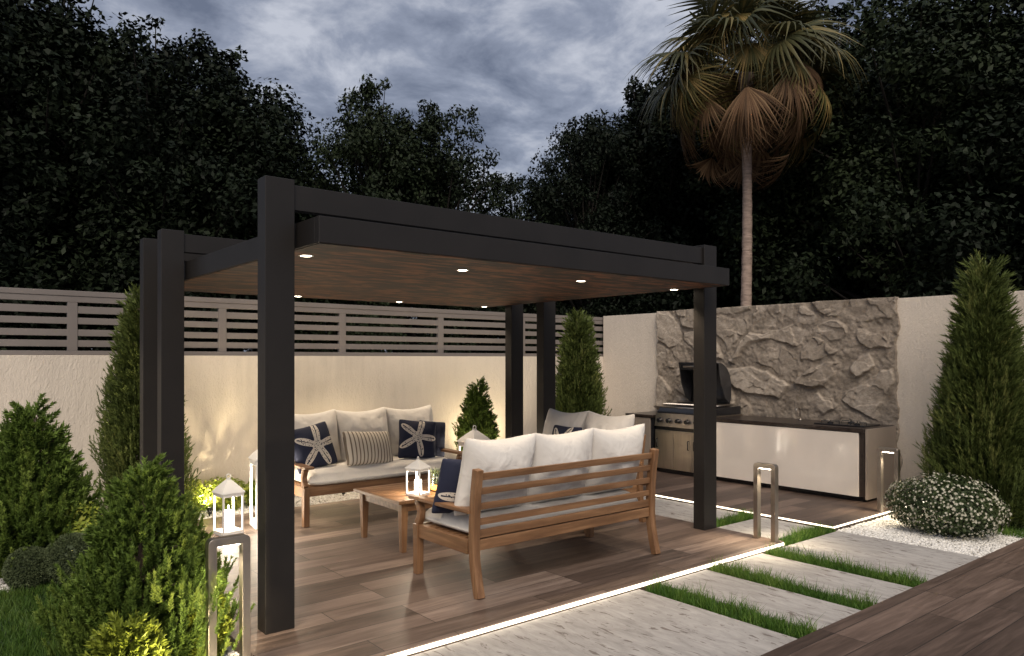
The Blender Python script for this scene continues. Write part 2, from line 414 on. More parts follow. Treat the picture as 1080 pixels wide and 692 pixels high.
# ------------------------------------------------------------------ mesh building
class MB:
    def __init__(s): s.v = []; s.f = []
    def add(s, v, f):
        n = len(s.v); s.v += [tuple(p) for p in v]; s.f += [tuple(i + n for i in q) for q in f]; return s
    def box(s, x0, x1, y0, y1, z0, z1):
        v = [(x, y, z) for z in (z0, z1) for y in (y0, y1) for x in (x0, x1)]
        return s.add(v, [(0, 2, 3, 1), (4, 5, 7, 6), (0, 1, 5, 4), (2, 6, 7, 3), (0, 4, 6, 2), (1, 3, 7, 5)])
    def prism(s, poly, axis, a, b):
        """poly of 2D points extruded along axis ('x': points are (y,z); 'y': (x,z); 'z': (x,y))."""
        n = len(poly)
        def P(p, t): return {'x': (t, p[0], p[1]), 'y': (p[0], t, p[1]), 'z': (p[0], p[1], t)}[axis]
        v = [P(p, a) for p in poly] + [P(p, b) for p in poly]
        f = [tuple(range(n - 1, -1, -1)), tuple(range(n, 2 * n))]
        f += [(i, (i + 1) % n, n + (i + 1) % n, n + i) for i in range(n)]
        return s.add(v, f)
    def strip(s, path, th, axis, a, b):
        """a board of thickness th following a polyline, extruded along axis."""
        L = []; Rr = []
        for i, p in enumerate(path):
            q0 = path[max(0, i - 1)]; q1 = path[min(len(path) - 1, i + 1)]
            d = Vector((q1[0] - q0[0], q1[1] - q0[1])).normalized(); nrm = Vector((-d.y, d.x)) * th / 2
            L.append((p[0] + nrm.x, p[1] + nrm.y)); Rr.append((p[0] - nrm.x, p[1] - nrm.y))
        n = len(path)
        def P(p, t): return {'x': (t, p[0], p[1]), 'y': (p[0], t, p[1]), 'z': (p[0], p[1], t)}[axis]
        v = [P(p, a) for p in L] + [P(p, a) for p in Rr] + [P(p, b) for p in L] + [P(p, b) for p in Rr]
        f = []
        for i in range(n - 1):
            f += [(i, i + 1, n + i + 1, n + i), (2 * n + i, 3 * n + i, 3 * n + i + 1, 2 * n + i + 1),
                  (i, 2 * n + i, 2 * n + i + 1, i + 1), (n + i, n + i + 1, 3 * n + i + 1, 3 * n + i)]
        f += [(0, n, 3 * n, 2 * n), (n - 1, 3 * n - 1, 4 * n - 1, 2 * n - 1)]
        return s.add(v, f)
    def tube(s, pts, rad, seg=8, cap=True):
        pts = [Vector(p) for p in pts]
        if isinstance(rad, (int, float)): rad = [rad] * len(pts)
        up = Vector((0, 0, 1)); v = []; f = []
        for i, p in enumerate(pts):
            d = (pts[min(i + 1, len(pts) - 1)] - pts[max(i - 1, 0)]).normalized()
            a = d.cross(up if abs(d.z) < 0.95 else Vector((1, 0, 0))).normalized(); b = d.cross(a)
            for k in range(seg):
                t = 2 * math.pi * k / seg
                v.append(p + (a * math.cos(t) + b * math.sin(t)) * rad[i])
        for i in range(len(pts) - 1):
            for k in range(seg):
                k2 = (k + 1) % seg
                f.append((i * seg + k, i * seg + k2, (i + 1) * seg + k2, (i + 1) * seg + k))
        if cap: f += [tuple(range(seg - 1, -1, -1)), tuple((len(pts) - 1) * seg + k for k in range(seg))]
        return s.add(v, f)
    def lathe(s, prof, seg=24, c=(0, 0)):
        v = []; f = []
        for r, z in prof:
            for k in range(seg):
                t = 2 * math.pi * k / seg; v.append((c[0] + r * math.cos(t), c[1] + r * math.sin(t), z))
        for i in range(len(prof) - 1):
            for k in range(seg):
                k2 = (k + 1) % seg; f.append((i * seg + k, i * seg + k2, (i + 1) * seg + k2, (i + 1) * seg + k))
        f += [tuple(range(seg - 1, -1, -1)), tuple((len(prof) - 1) * seg + k for k in range(seg))]
        return s.add(v, f)
    def build(s, name, mat, parent=None, bevel=0.0, smooth=False):
        me = bpy.data.meshes.new(name); me.from_pydata(s.v, [], s.f); me.update()
        return finish(name, me, mat, parent, bevel, smooth)

def finish(name, me, mat, parent=None, bevel=0.0, smooth=False):
    o = bpy.data.objects.new(name, me); COL.objects.link(o)
    me.materials.append(mat)
    if parent: o.parent = parent
    if smooth: me.polygons.foreach_set('use_smooth', [True] * len(me.polygons))
    if bevel:
        b = o.modifiers.new('bevel', 'BEVEL'); b.width = bevel; b.segments = 2; b.limit_method = 'ANGLE'; b.angle_limit = R(40)
        me.polygons.foreach_set('use_smooth', [True] * len(me.polygons))
        w = o.modifiers.new('wn', 'WEIGHTED_NORMAL'); w.keep_sharp = True
    return o

def npmesh(name, v, f, mat, parent=None, tint=None, smooth=False):
    """v (N,3), f (M,k) arrays -> one mesh object; tint is a per-vertex float."""
    me = bpy.data.meshes.new(name)
    v = np.ascontiguousarray(v, np.float32); f = np.ascontiguousarray(f, np.int32)
    me.vertices.add(len(v)); me.vertices.foreach_set('co', v.ravel())
    k = f.shape[1]
    me.loops.add(f.size); me.loops.foreach_set('vertex_index', f.ravel())
    me.polygons.add(len(f))
    me.polygons.foreach_set('loop_start', np.arange(0, f.size, k, dtype=np.int32))
    me.polygons.foreach_set('loop_total', np.full(len(f), k, np.int32))
    me.update(calc_edges=True)
    if tint is not None:
        a = me.attributes.new('tint', 'FLOAT', 'POINT'); a.data.foreach_set('value', np.ascontiguousarray(tint, np.float32))
    return finish(name, me, mat, parent, 0, smooth)

def empty(name, loc=(0, 0, 0), rz=0.0):
    o = bpy.data.objects.new(name, None); COL.objects.link(o)
    o.location = loc; o.rotation_euler = (0, 0, rz); o.empty_display_size = 0.2
    return o

def tag(o, label, cat, group=None):
    o['label'] = label; o['category'] = cat
    if group: o['group'] = group
    return o

def struct(o): o['kind'] = 'structure'; return o
def stuff(o): o['kind'] = 'stuff'; return o

def copy_tree(o, parent=None):
    c = o.copy(); COL.objects.link(c)
    if parent: c.parent = parent
    for ch in list(o.children): copy_tree(ch, c)
    return c

def lamp(name, kind, loc, power, color=(1, 0.8, 0.58), target=None, size=0.03, spot=None, blend=0.6, parent=None):
    d = bpy.data.lights.new(name, kind); d.energy = power; d.color = color
    d.shadow_soft_size = size
    if spot: d.spot_size = R(spot); d.spot_blend = blend
    o = bpy.data.objects.new(name, d); COL.objects.link(o); o.location = loc
    if target is not None:
        base = Vector(loc)
        o.rotation_euler = (Vector(target) - base).to_track_quat('-Z', 'Y').to_euler()
    if parent: o.parent = parent
    return o

# ------------------------------------------------------------------ ground, decks, path
DX0, DX1, DY0, DY1 = 1.46, 5.98, 3.56, 7.72     # main deck
struct(npmesh('ground', [(-300, -300, -0.14), (300, -300, -0.14), (300, 300, -0.14), (-300, 300, -0.14)], [(0, 1, 2, 3)], M['soil']))
struct(MB().box(DX0, DX1, DY0, DY1, -0.13, 0).build('main_deck', M['deck'], bevel=0.002))
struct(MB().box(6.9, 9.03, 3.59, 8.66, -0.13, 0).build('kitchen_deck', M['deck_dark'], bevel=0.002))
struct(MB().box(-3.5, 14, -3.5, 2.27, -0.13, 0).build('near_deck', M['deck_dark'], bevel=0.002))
# path bed under slabs and grass
pb = MB()
pb.box(-3.5, 6.9, 2.272, 3.558, -0.135, -0.085)
pb.box(5.982, 6.898, 3.558, 8.66, -0.135, -0.085)
struct(pb.build('path_bed', M['lawn_base']))
# white gravel beds
gv = MB()
gv.box(6.905, 9.04, 2.272, 3.586, -0.135, -0.066)
gv.box(1.2, 5.976, 7.724, 8.68, -0.135, -0.066)
gv.box(-4, 1.456, 6.42, 8.68, -0.135, -0.066)
gv.box(1.16, 1.456, 2.9, 6.418, -0.135, -0.066)
struct(gv.build('gravel_bed', M['gravel_bed']))
lb = MB().box(-4, 1.156, 2.9, 6.414, -0.135, -0.075)
struct(lb.build('lawn_bed', M['lawn_base']))

def pebbles(name, regions, n, seed, rad=(0.007, 0.014)):
    r = np.random.default_rng(seed)
    areas = np.array([(b - a) * (d - c) for a, b, c, d, z in regions]); pick = r.choice(len(regions), n, p=areas / areas.sum())
    reg = np.array(regions)[pick]
    x = reg[:, 0] + r.random(n) * (reg[:, 1] - reg[:, 0]); y = reg[:, 2] + r.random(n) * (reg[:, 3] - reg[:, 2])
    t = (1 + 5 ** .5) / 2
    ico = np.array([(-1, t, 0), (1, t, 0), (-1, -t, 0), (1, -t, 0), (0, -1, t), (0, 1, t), (0, -1, -t), (0, 1, -t), (t, 0, -1), (t, 0, 1), (-t, 0, -1), (-t, 0, 1)]) / math.sqrt(1 + t * t)
    fc = np.array([(0, 11, 5), (0, 5, 1), (0, 1, 7), (0, 7, 10), (0, 10, 11), (1, 5, 9), (5, 11, 4), (11, 10, 2), (10, 7, 6), (7, 1, 8), (3, 9, 4), (3, 4, 2), (3, 2, 6), (3, 6, 8), (3, 8, 9), (4, 9, 5), (2, 4, 11), (6, 2, 10), (8, 6, 7), (9, 8, 1)])
    sc = rad[0] + r.random((n, 1, 1)) * (rad[1] - rad[0])
    st = np.stack([1 + .5 * r.random(n), .8 + .4 * r.random(n), .6 + .3 * r.random(n)], 1)[:, None, :]
    a = r.random(n) * 6.28; ca, sa = np.cos(a), np.sin(a)
    v = ico[None] * st * sc * (1 + .25 * (r.random((n, 12, 1)) - .5))
    vx = v[:, :, 0] * ca[:, None] - v[:, :, 1] * sa[:, None]; vy = v[:, :, 0] * sa[:, None] + v[:, :, 1] * ca[:, None]
    v = np.stack([vx + x[:, None], vy + y[:, None], v[:, :, 2] + reg[:, 4][:, None] + .004 + .012 * r.random((n, 1))], 2)
    f = (fc[None] + (np.arange(n) * 12)[:, None, None]).reshape(-1, 3)
    return stuff(npmesh(name, v.reshape(-1, 3), f, M['pebble'], tint=np.repeat(r.random(n), 12), smooth=True))

pebbles('white_gravel', [(6.91, 8.9, 2.28, 3.58, -0.066)], 15000, 3)
pebbles('white_gravel', [(1.5, 5.9, 7.73, 8.6, -0.066), (0.2, 1.45, 6.43, 7.2, -0.066), (1.17, 1.45, 3.2, 6.4, -0.066)], 12000, 4, (0.009, 0.017))

# paving slabs
def slab(name, x0, x1, y0, y1, label):
    cx, cy = (x0 + x1) / 2, (y0 + y1) / 2
    o = MB().box(x0 - cx, x1 - cx, y0 - cy, y1 - cy, -0.045, 0).build(name, M['slab'], bevel=0.004)
    o.location = (cx, cy, -0.04)
    return tag(o, label, 'paving slab', 'travertine slabs laid in the path')
slab('paving_slab', -1.4, 1.25, 2.28, 3.545, 'pale travertine slab at the near end of the path, left of the grass gaps')
slab('paving_slab', 1.45, 4.06, 2.28, 3.545, 'widest pale travertine slab, before the first grass strip')
slab('paving_slab', 4.275, 4.84, 2.28, 3.545, 'pale travertine slab between the two nearest grass strips')
slab('paving_slab', 5.005, 5.61, 2.28, 3.545, 'pale travertine slab between the second and third grass strips')
slab('paving_slab', 5.815, 6.895, 2.28, 3.545, 'large pale travertine slab bordering the white gravel')
slab('paving_slab', 6.0, 6.885, 3.74, 4.36, 'pale travertine slab in front of the bollard between the two short grass strips')
slab('paving_slab', 6.0, 6.885, 4.56, 6.2, 'grey travertine slab in the path behind the right front pergola post')
slab('paving_slab', 6.0, 6.885, 6.4, 8.0, 'far grey travertine slab beside the kitchen deck near the corner cypress')

# grass
def blades(n, x, y, z, h, w, r, lean=0.35):
    a = r.random(n) * 6.283
    ln = (r.random(n) * lean + .05) * h; la = r.random(n) * 6.283
    sx, sy = np.cos(a) * w / 2, np.sin(a) * w / 2
    bx, by = np.cos(la) * ln, np.sin(la) * ln
    P = np.zeros((n, 5, 3))
    P[:, 0] = np.stack([x - sx, y - sy, z], 1); P[:, 1] = np.stack([x + sx, y + sy, z], 1)
    P[:, 2] = np.stack([x - sx * .8 + bx * .35, y - sy * .8 + by * .35, z + h * .55], 1)
    P[:, 3] = np.stack([x + sx * .8 + bx * .35, y + sy * .8 + by * .35, z + h * .55], 1)
    P[:, 4] = np.stack([x + bx, y + by, z + h], 1)
    f = np.array([(0, 1, 3), (0, 3, 2), (2, 3, 4)])
    F = (f[None] + (np.arange(n) * 5)[:, None, None]).reshape(-1, 3)
    return P.reshape(-1, 3), F

def grass(name, x0, x1, y0, y1, n, hmin, hmax, seed, mat, z=-0.085, w=0.005, lean=.6):
    r = np.random.default_rng(seed)
    x = x0 + r.random(n) * (x1 - x0); y = y0 + r.random(n) * (y1 - y0)
    cl = vnoise(np.stack([x * 9, y * 9, x * 0], 1), seed)
    h = (hmin + r.random(n) * (hmax - hmin) * r.random(n)) * (0.9 + .35 * cl)
    v, f = blades(n, x, y, np.full(n, z), h, w * (.7 + .6 * r.random(n)), r, lean)
    t = np.clip(.5 + .3 * cl + .4 * (r.random(n) - .5), 0, 1)
    return stuff(npmesh(name, v, f, mat, tint=np.repeat(t, 5)))
for i, (a, b) in enumerate([(1.255, 1.445), (4.075, 4.265), (4.85, 4.995), (5.625, 5.805)]):
    grass('grass_strip', a, b, 2.29, 3.52, 3600, 0.06, 0.18, 20 + i, M['grass'])
grass('grass_strip', 6.0, 6.885, 4.375, 4.545, 2500, 0.06, 0.17, 30, M['grass'])
grass('grass_strip', 6.02, 6.885, 3.56, 3.73, 2700, 0.06, 0.17, 31, M['grass'])
grass('grass_strip', 6.0, 6.885, 6.21, 6.39, 1500, 0.07, 0.13, 32, M['grass'])
grass('lawn', -0.6, 1.15, 3.4, 6.4, 42000, 0.05, 0.095, 40, M['lawn'], -0.078, 0.005)
grass('grass_tuft', 7.95, 8.35, 2.30, 2.62, 900, 0.06, 0.12, 41, M['grass'], -0.066)

# LED strips under the deck edges
def led(x0, x1, y0, y1, label, zb=-0.024):
    o = MB().box(x0, x1, y0, y1, zb, -0.010).build('led_strip', M['led']); tag(o, label, 'led strip', 'warm LED strips under the deck edges')
led(1.46, 5.97, 3.552, 3.5585, 'long glowing LED strip under the front edge of the pergola deck', -0.034)
led(6.892, 6.8985, 3.59, 8.2, 'glowing LED strip under the side edge of the kitchen deck facing the path')
led(6.9, 9.0, 3.582, 3.5885, 'glowing LED strip where the kitchen deck meets the white gravel')

# ------------------------------------------------------------------ garden walls and fence
WY = 8.69; WX = 9.05
o = MB().box(-9, WX + 0.2, WY, WY + 0.2, -0.13, 1.637).build('rear_wall', M['stucco'], bevel=0.004)
tag(o, 'low cream stucco garden wall carrying the grey slatted fence', 'wall')
o = MB().box(WX, WX + 0.2, -2.5, WY - 0.003, -0.13, 2.312).build('side_wall', M['stucco'], bevel=0.004)
tag(o, 'tall cream stucco wall behind the outdoor kitchen and stone panel', 'wall')

fn = empty('slatted_fence', (0, WY + 0.06, 1.637))
tag(fn, 'taupe grey metal fence of horizontal slats on the low cream wall', 'fence')
x0, x1 = -9.0, WX + 0.15
MB().box(x0, x1, -0.035, 0.035, 0.604, 0.658).box(x0, x1, -0.028, 0.028, 0.541, 0.6035).build('top_rail', M['fence'], fn, 0.003)
MB().box(x0, x1, -0.03, 0.03, 0.002, 0.046).build('bottom_rail', M['fence'], fn, 0.003)
sm = MB()
for a, b in ((0.428, 0.502), (0.318, 0.385), (0.196, 0.264), (0.086, 0.154)): sm.box(x0, x1, -0.018, 0.010, a, b)
sm.build('slat_panel', M['fence'], fn, 0.003)
for k in range(-6, 6):
    px = 1.33 + 1.5 * k
    MB().box(px - 0.045, px + 0.045, -0.026, 0.026, 0.0465, 0.5405).build('fence_post', M['fence'], fn, 0.003)

# rough stone panel on the side wall
def stone_panel():
    y0, y1, z0, z1 = 3.90, 7.47, 0.0, 2.325
    ny, nz = 420, 270
    Y, Z = np.meshgrid(np.linspace(y0, y1, ny), np.linspace(z0, z1, nz))
    p = np.stack([Y.ravel(), Z.ravel(), np.zeros(Y.size)], 1)
    wv = np.stack([fbm(p * 2.1, 4, 5), fbm(p * 2.1 + 9, 4, 6)], 1)
    q = p[:, :2] + wv * 0.14
    q = p[:, :2] + wv * 0.085
    r = np.random.default_rng(5)
    n = 52
    c = np.stack([y0 + r.random(n) * (y1 - y0), z0 + r.random(n) * (z1 - z0)], 1)
    asp = 0.9 + 1.1 * r.random(n)
    d = np.sqrt(((q[:, None, 0] - c[None, :, 0]) / asp[None]) ** 2 + (q[:, None, 1] - c[None, :, 1]) ** 2)
    idx = np.argsort(d, 1)[:, :2]
    d1 = np.take_along_axis(d, idx[:, :1], 1)[:, 0]; d2 = np.take_along_axis(d, idx[:, 1:2], 1)[:, 0]
    i1 = idx[:, 0]
    gap = 0.02 + .05 * r.random(n)          # how wide the mortar is round each stone
    edge = np.clip((d2 - d1 - gap[i1]) / 0.030, 0, 1); edge = edge * edge * (3 - 2 * edge)
    hgt = 0.012 + 0.075 * r.random(n) ** 1.3
    tilt = (r.random((n, 2)) - .5) * 0.22
    dq = q - c[i1]
    plane = hgt[i1] + dq[:, 0] * tilt[i1, 0] + dq[:, 1] * tilt[i1, 1]
    # split faces: each stone broken into flat facets by a second, finer cell pattern
    n2 = 300; c2 = np.stack([y0 + r.random(n2) * (y1 - y0), z0 + r.random(n2) * (z1 - z0)], 1); t2 = (r.random((n2, 2)) - .5) * .34; h2 = (r.random(n2) - .5) * .018
    q2 = q + .05 * np.stack([fbm(p * 6, 3, 15), fbm(p * 6 + 4, 3, 16)], 1)
    j1 = np.zeros(len(q2), int)
    for a_ in range(0, len(q2), 20000):
        j1[a_:a_ + 20000] = np.argmin(((q2[a_:a_ + 20000, None, :] - c2[None]) ** 2 * np.array([.6, 1.4])).sum(2), 1)
    dq2 = q2 - c2[j1]
    facet = h2[j1] + dq2[:, 0] * t2[j1, 0] + dq2[:, 1] * t2[j1, 1]
    h = edge * np.clip(plane + facet, .004, .14)
    mort = .014 * fbm(p * 9, 3, 41) + .010 * fbm(p * 26, 2, 42)
    h = h + (1 - edge) * mort + 0.020 * fbm(p * 1.8, 3, 11) + 0.007 * fbm(p * 16, 4, 31)
    h = 0.04 + np.clip(h, -0.03, 0.17) * .56
    stint = (.35 + .65 * r.random(n))[i1] * edge + (1 - edge) * .22
    X = -h
    jag = 0.035 * fbm(np.stack([p[:, 1] * 5, p[:, 1] * 0, p[:, 1] * 0], 1), 4, 61)
    sY = np.where(p[:, 0] > (y0 + y1) / 2, 1, -1) * np.abs((p[:, 0] - (y0 + y1) / 2) / ((y1 - y0) / 2)) ** 8
    yy = p[:, 0] + jag * np.abs(sY)
    jz = 0.004 * fbm(np.stack([p[:, 0] * 5, p[:, 0] * 0, p[:, 0] * 0 + 4], 1), 4, 71)
    zz = p[:, 1] + jz * (p[:, 1] / z1) ** 8
    v = np.stack([X, yy, zz], 1)
    ii = np.arange(ny * nz).reshape(nz, ny)
    f = np.stack([ii[:-1, :-1].ravel(), ii[1:, :-1].ravel(), ii[1:, 1:].ravel(), ii[:-1, 1:].ravel()], 1)
    # closed rim back to the wall
    rim = np.concatenate([ii[0, :], ii[1:, -1], ii[-1, -2::-1], ii[-2:0:-1, 0]])
    vb = v[rim].copy(); vb[:, 0] = 0.02
    nb = len(v); m = len(rim); k = np.arange(m); k2 = (k + 1) % m
    f2 = np.stack([rim[k], rim[k2], nb + k2, nb + k], 1)
    o = npmesh('stone_panel', np.concatenate([v, vb]), np.concatenate([f, f2]), M['rock'], smooth=True, tint=np.concatenate([stint, np.full(m, .3)]))
    o.location = (WX, 0, 0.001)
    tag(o, 'rough grey brown natural rock panel on the cream wall behind the counter', 'stone panel')
stone_panel()

# ------------------------------------------------------------------ pergola
pg = empty('pergola', (1.62, 4.247, 0))
tag(pg, 'flat roofed anthracite metal pergola with wooden soffit and recessed lights over the sofas', 'pergola')
def rel(mb): return mb
PX = [(0.0, 0.178), (4.155, 4.345)]
for (a, b) in PX:
    MB().box(a, b, 0.0, 0.125, 0.0, 2.664).build('post', M['anthracite'], pg, 0.004)
    for yy in (2.253, 2.845):
        MB().box(a, b, yy, yy + 0.125, 0.0, 2.66).build('post', M['anthracite'], pg, 0.004)
for yy in (0.0, 2.253, 2.845):
    MB().box(0.1795, 4.1535, yy + 0.02, yy + 0.09, 2.487, 2.637).build('beam', M['anthracite'], pg, 0.003)
RX0, RX1, RY0, RY1 = 0.204, 4.148, -0.277, 3.40
fr = MB()
t = 0.06
fr.box(RX0, RX1, RY0, RY0 + t, 2.262, 2.415).box(RX0, RX1, RY1 - t, RY1, 2.262, 2.415)
fr.box(RX0, RX0 + t, RY0 + t + .0005, RY1 - t - .0005, 2.262, 2.415).box(RX1 - t, RX1, RY0 + t + .0005, RY1 - t - .0005, 2.262, 2.415)
fr.box(RX0 + t, RX1 - t, RY0 + t, RY1 - t, 2.33, 2.405)
roof = fr.build('roof', M['anthracite'], pg, 0.003)
MB().box(RX0 + 0.012, RX1 - 0.012, RY0 + 0.012, RY1 - 0.012, 2.2575, 2.2610).build('soffit', M['soffit'], roof)
dl = None
for yy in (0.255, 3.23):
    for xx in (0.36, 1.58, 2.80, 4.03):
        if dl is None:
            rim = MB().lathe([(0.044, 2.2575), (0.048, 2.2540), (0.036, 2.2530), (0.034, 2.2560)], 24)
            dl = rim.build('downlight', M['white_metal'], roof, 0, True)
            dl.location = (xx, yy, 0)
            me = dl.data
            lens = MB().lathe([(0.0335, 2.2565), (0.0335, 2.2545)], 24)
            # lens joins the rim mesh with its own material
            me2 = bpy.data.meshes.new('downlight'); n = len(rim.v)
            me2.from_pydata(rim.v + lens.v, [], rim.f + [tuple(i + n for i in q) for q in lens.f])
            me2.materials.append(M['white_metal']); me2.materials.append(M['lens'])
            for k, p in enumerate(me2.polygons): p.material_index = 0 if k < len(rim.f) else 1
            dl.data = me2
        else:
            c = dl.copy(); COL.objects.link(c); c.location = (xx, yy, 0)
        lamp('downlight_beam', 'SPOT', (1.62 + xx, 4.247 + yy, 2.245), 25 if yy < 1 else 36, (1, 0.80, 0.57),
             (1.62 + xx, 4.247 + yy, 0), 0.035, 105, 0.75)

# ------------------------------------------------------------------ outdoor kitchen
kc = empty('kitchen_counter', (8.25, 3.93, 0))
tag(kc, 'long outdoor kitchen counter with glossy cream front and dark top by the rock wall', 'counter')
MB().box(0.02, 0.74, 0.015, 1.99, 0.06, 0.775).build('carcass', M['dark_stone'], kc, 0.002)
MB().box(0.07, 0.72, 0.05, 1.97, 0.0, 0.058).build('plinth', M['black_metal'], kc, 0.002)
MB().box(-0.01, 0.74, 0.012, 1.995, 0.777, 0.823).build('countertop', M['dark_stone'], kc, 0.003)
MB().box(-0.004, 0.018, 0.072, 1.985, 0.06, 0.772).build('front_panel', M['gloss_panel'], kc, 0.002)
MB().box(0.03, 0.74, -0.012, 0.011, 0.03, 0.815).build('end_panel', M['cream_panel'], kc, 0.002)
hb = empty('hob', (8.62, 4.32, 0.8235))
tag(hb, 'flat dark hob with pan rests set on the long kitchen counter', 'hob')
MB().box(-0.2, 0.2, -0.3, 0.3, 0.0, 0.014).build('plate', M['black_metal'], hb, 0.003)
for (a, b) in ((-0.08, -0.16), (-0.08, 0.16), (0.1, 0.0)):
    g = MB()
    for k in range(4):
        t_ = k * math.pi / 2 + .4
        g.tube([(a + .02 * math.cos(t_), b + .02 * math.sin(t_), .04), (a + .10 * math.cos(t_), b + .10 * math.sin(t_), .04), (a + .10 * math.cos(t_), b + .10 * math.sin(t_), .0145)], .005, 6)
    g.lathe([(.035, .0145), (.035, .026), (.02, .030)], 16, (a, b))
    g.build('burner', M['black_metal'], hb)
tp = empty('tap', (8.78, 5.0, 0.8235))
tag(tp, 'small bent steel tap on the counter beside the hob', 'tap')
MB().lathe([(.022, 0), (.022, .012), (.014, .018)], 16).build('base', M['steel'], tp, 0, True)
MB().tube([(0, 0, .018), (0, 0, .12), (-.02, 0, .15), (-.06, 0, .155), (-.10, 0, .14), (-.105, 0, .12)], .009, 10).build('spout', M['steel'], tp, 0, True)

sc_ = empty('side_counter', (8.25, 6.96, 0))
tag(sc_, 'short cream cabinet with dark top left of the barbecue', 'counter')
MB().box(0.02, 0.74, 0.0, 0.48, 0.06, 0.76).build('carcass', M['black_metal'], sc_, 0.002)
MB().box(0.07, 0.72, 0.02, 0.46, 0.0, 0.058).build('plinth', M['black_metal'], sc_, 0.002)
MB().box(-0.012, 0.75, -0.01, 0.50, 0.762, 0.80).build('countertop', M['dark_stone'], sc_, 0.003)
MB().box(-0.002, 0.018, 0.04, 0.475, 0.07, 0.755).build('front_panel', M['cream_panel'], sc_, 0.002)

gr = empty('barbecue', (8.25, 5.94, 0))
tag(gr, 'stainless steel built in gas barbecue with raised black hood against the rock wall', 'barbecue')
GW = 0.98
MB().box(0.02, 0.70, 0.0, GW, 0.06, 0.60).build('cabinet', M['steel'], gr, 0.003)
MB().box(0.06, 0.68, 0.02, GW - .02, 0.0, 0.058).build('plinth', M['black_metal'], gr, 0.002)
for k in range(3):
    a = 0.012 + k * 0.32
    dr = MB().box(-0.002, 0.0185, a, a + 0.312, 0.075, 0.575).build('door', M['steel'], gr, 0.003)
    hy = a + (0.05 if k % 2 else 0.27)
    MB().tube([(-0.003, hy, 0.36), (-0.028, hy, 0.36), (-0.028, hy, 0.48), (-0.003, hy, 0.48)], 0.007, 8).build('handle', M['black_metal'], dr, 0, True)
MB().box(0.03, 0.69, 0.005, GW - .005, 0.601, 0.648).build('drip_slot', M['black_metal'], gr, 0.002)
MB().prism([(0.0, 0.65), (0.69, 0.65), (0.69, 0.84), (0.035, 0.84)], 'y', 0.0, GW).build('control_panel', M['steel'], gr, 0.004)
for k in range(6):
    ky = 0.10 + k * 0.157
    MB().tube([(0.016, ky, 0.742), (-0.034, ky, 0.736)], [0.034, 0.030], 16).build('knob', M['black_metal'], gr, 0.003)
MB().prism([(0.02, 0.8405), (0.69, 0.8405), (0.69, 0.95), (0.10, 0.93), (0.04, 0.87)], 'y', 0.03, GW - .03).build('firebox', M['black_metal'], gr, 0.006)
MB().tube([(0.012, 0.02, 0.915), (-0.03, 0.02, 0.93), (-0.03, GW - .02, 0.93), (0.012, GW - .02, 0.915)], 0.011, 8).build('front_rail', M['steel'], gr, 0, True)
gt = MB()
for k in range(26): gt.tube([(0.12, 0.07 + k * 0.034, 0.962), (0.62, 0.07 + k * 0.034, 0.968)], 0.006, 6)
gt.build('grate', M['steel'], gr, 0, True)
prof = []
for k in range(15):
    a = R(-20 + k * 11.4)
    prof.append((0.36 + 0.30 * math.sin(a + .25) * 0.95 + 0.05, 1.24 - 0.30 * math.cos(a + .25)))
lidpath = [(0.67, 0.97), (0.70, 1.10), (0.70, 1.24), (0.67, 1.37), (0.60, 1.47), (0.50, 1.53), (0.40, 1.545)]
lid = MB().strip(lidpath, 0.012, 'y', 0.20, GW - .12).build('hood', M['hood_grey'], gr, 0, True)
for yy in (0.188, GW - .12):
    MB().prism(lidpath + [(0.42, 1.45), (0.46, 1.25), (0.56, 1.05)], 'y', yy, yy + 0.011).build('hood_cheek', M['hood_grey'], lid, 0.003)
MB().box(0.375, 0.395, 0.22, GW - .16, 1.44, 1.535).build('hood_lip', M['black_metal'], lid, 0.004)
MB().tube([(0.375, .3, 1.49), (0.32, .3, 1.49), (0.32, GW - .26, 1.49), (0.375, GW - .26, 1.49)], .012, 8).build('hood_handle', M['steel'], lid, 0, True)

# ------------------------------------------------------------------ garden sofas
def post_y(z): return float(np.interp(z, [0, .12, .24, .36, .55, .70, .86], [0.0, .032, .054, .062, .055, .042, .018])) + 0.03

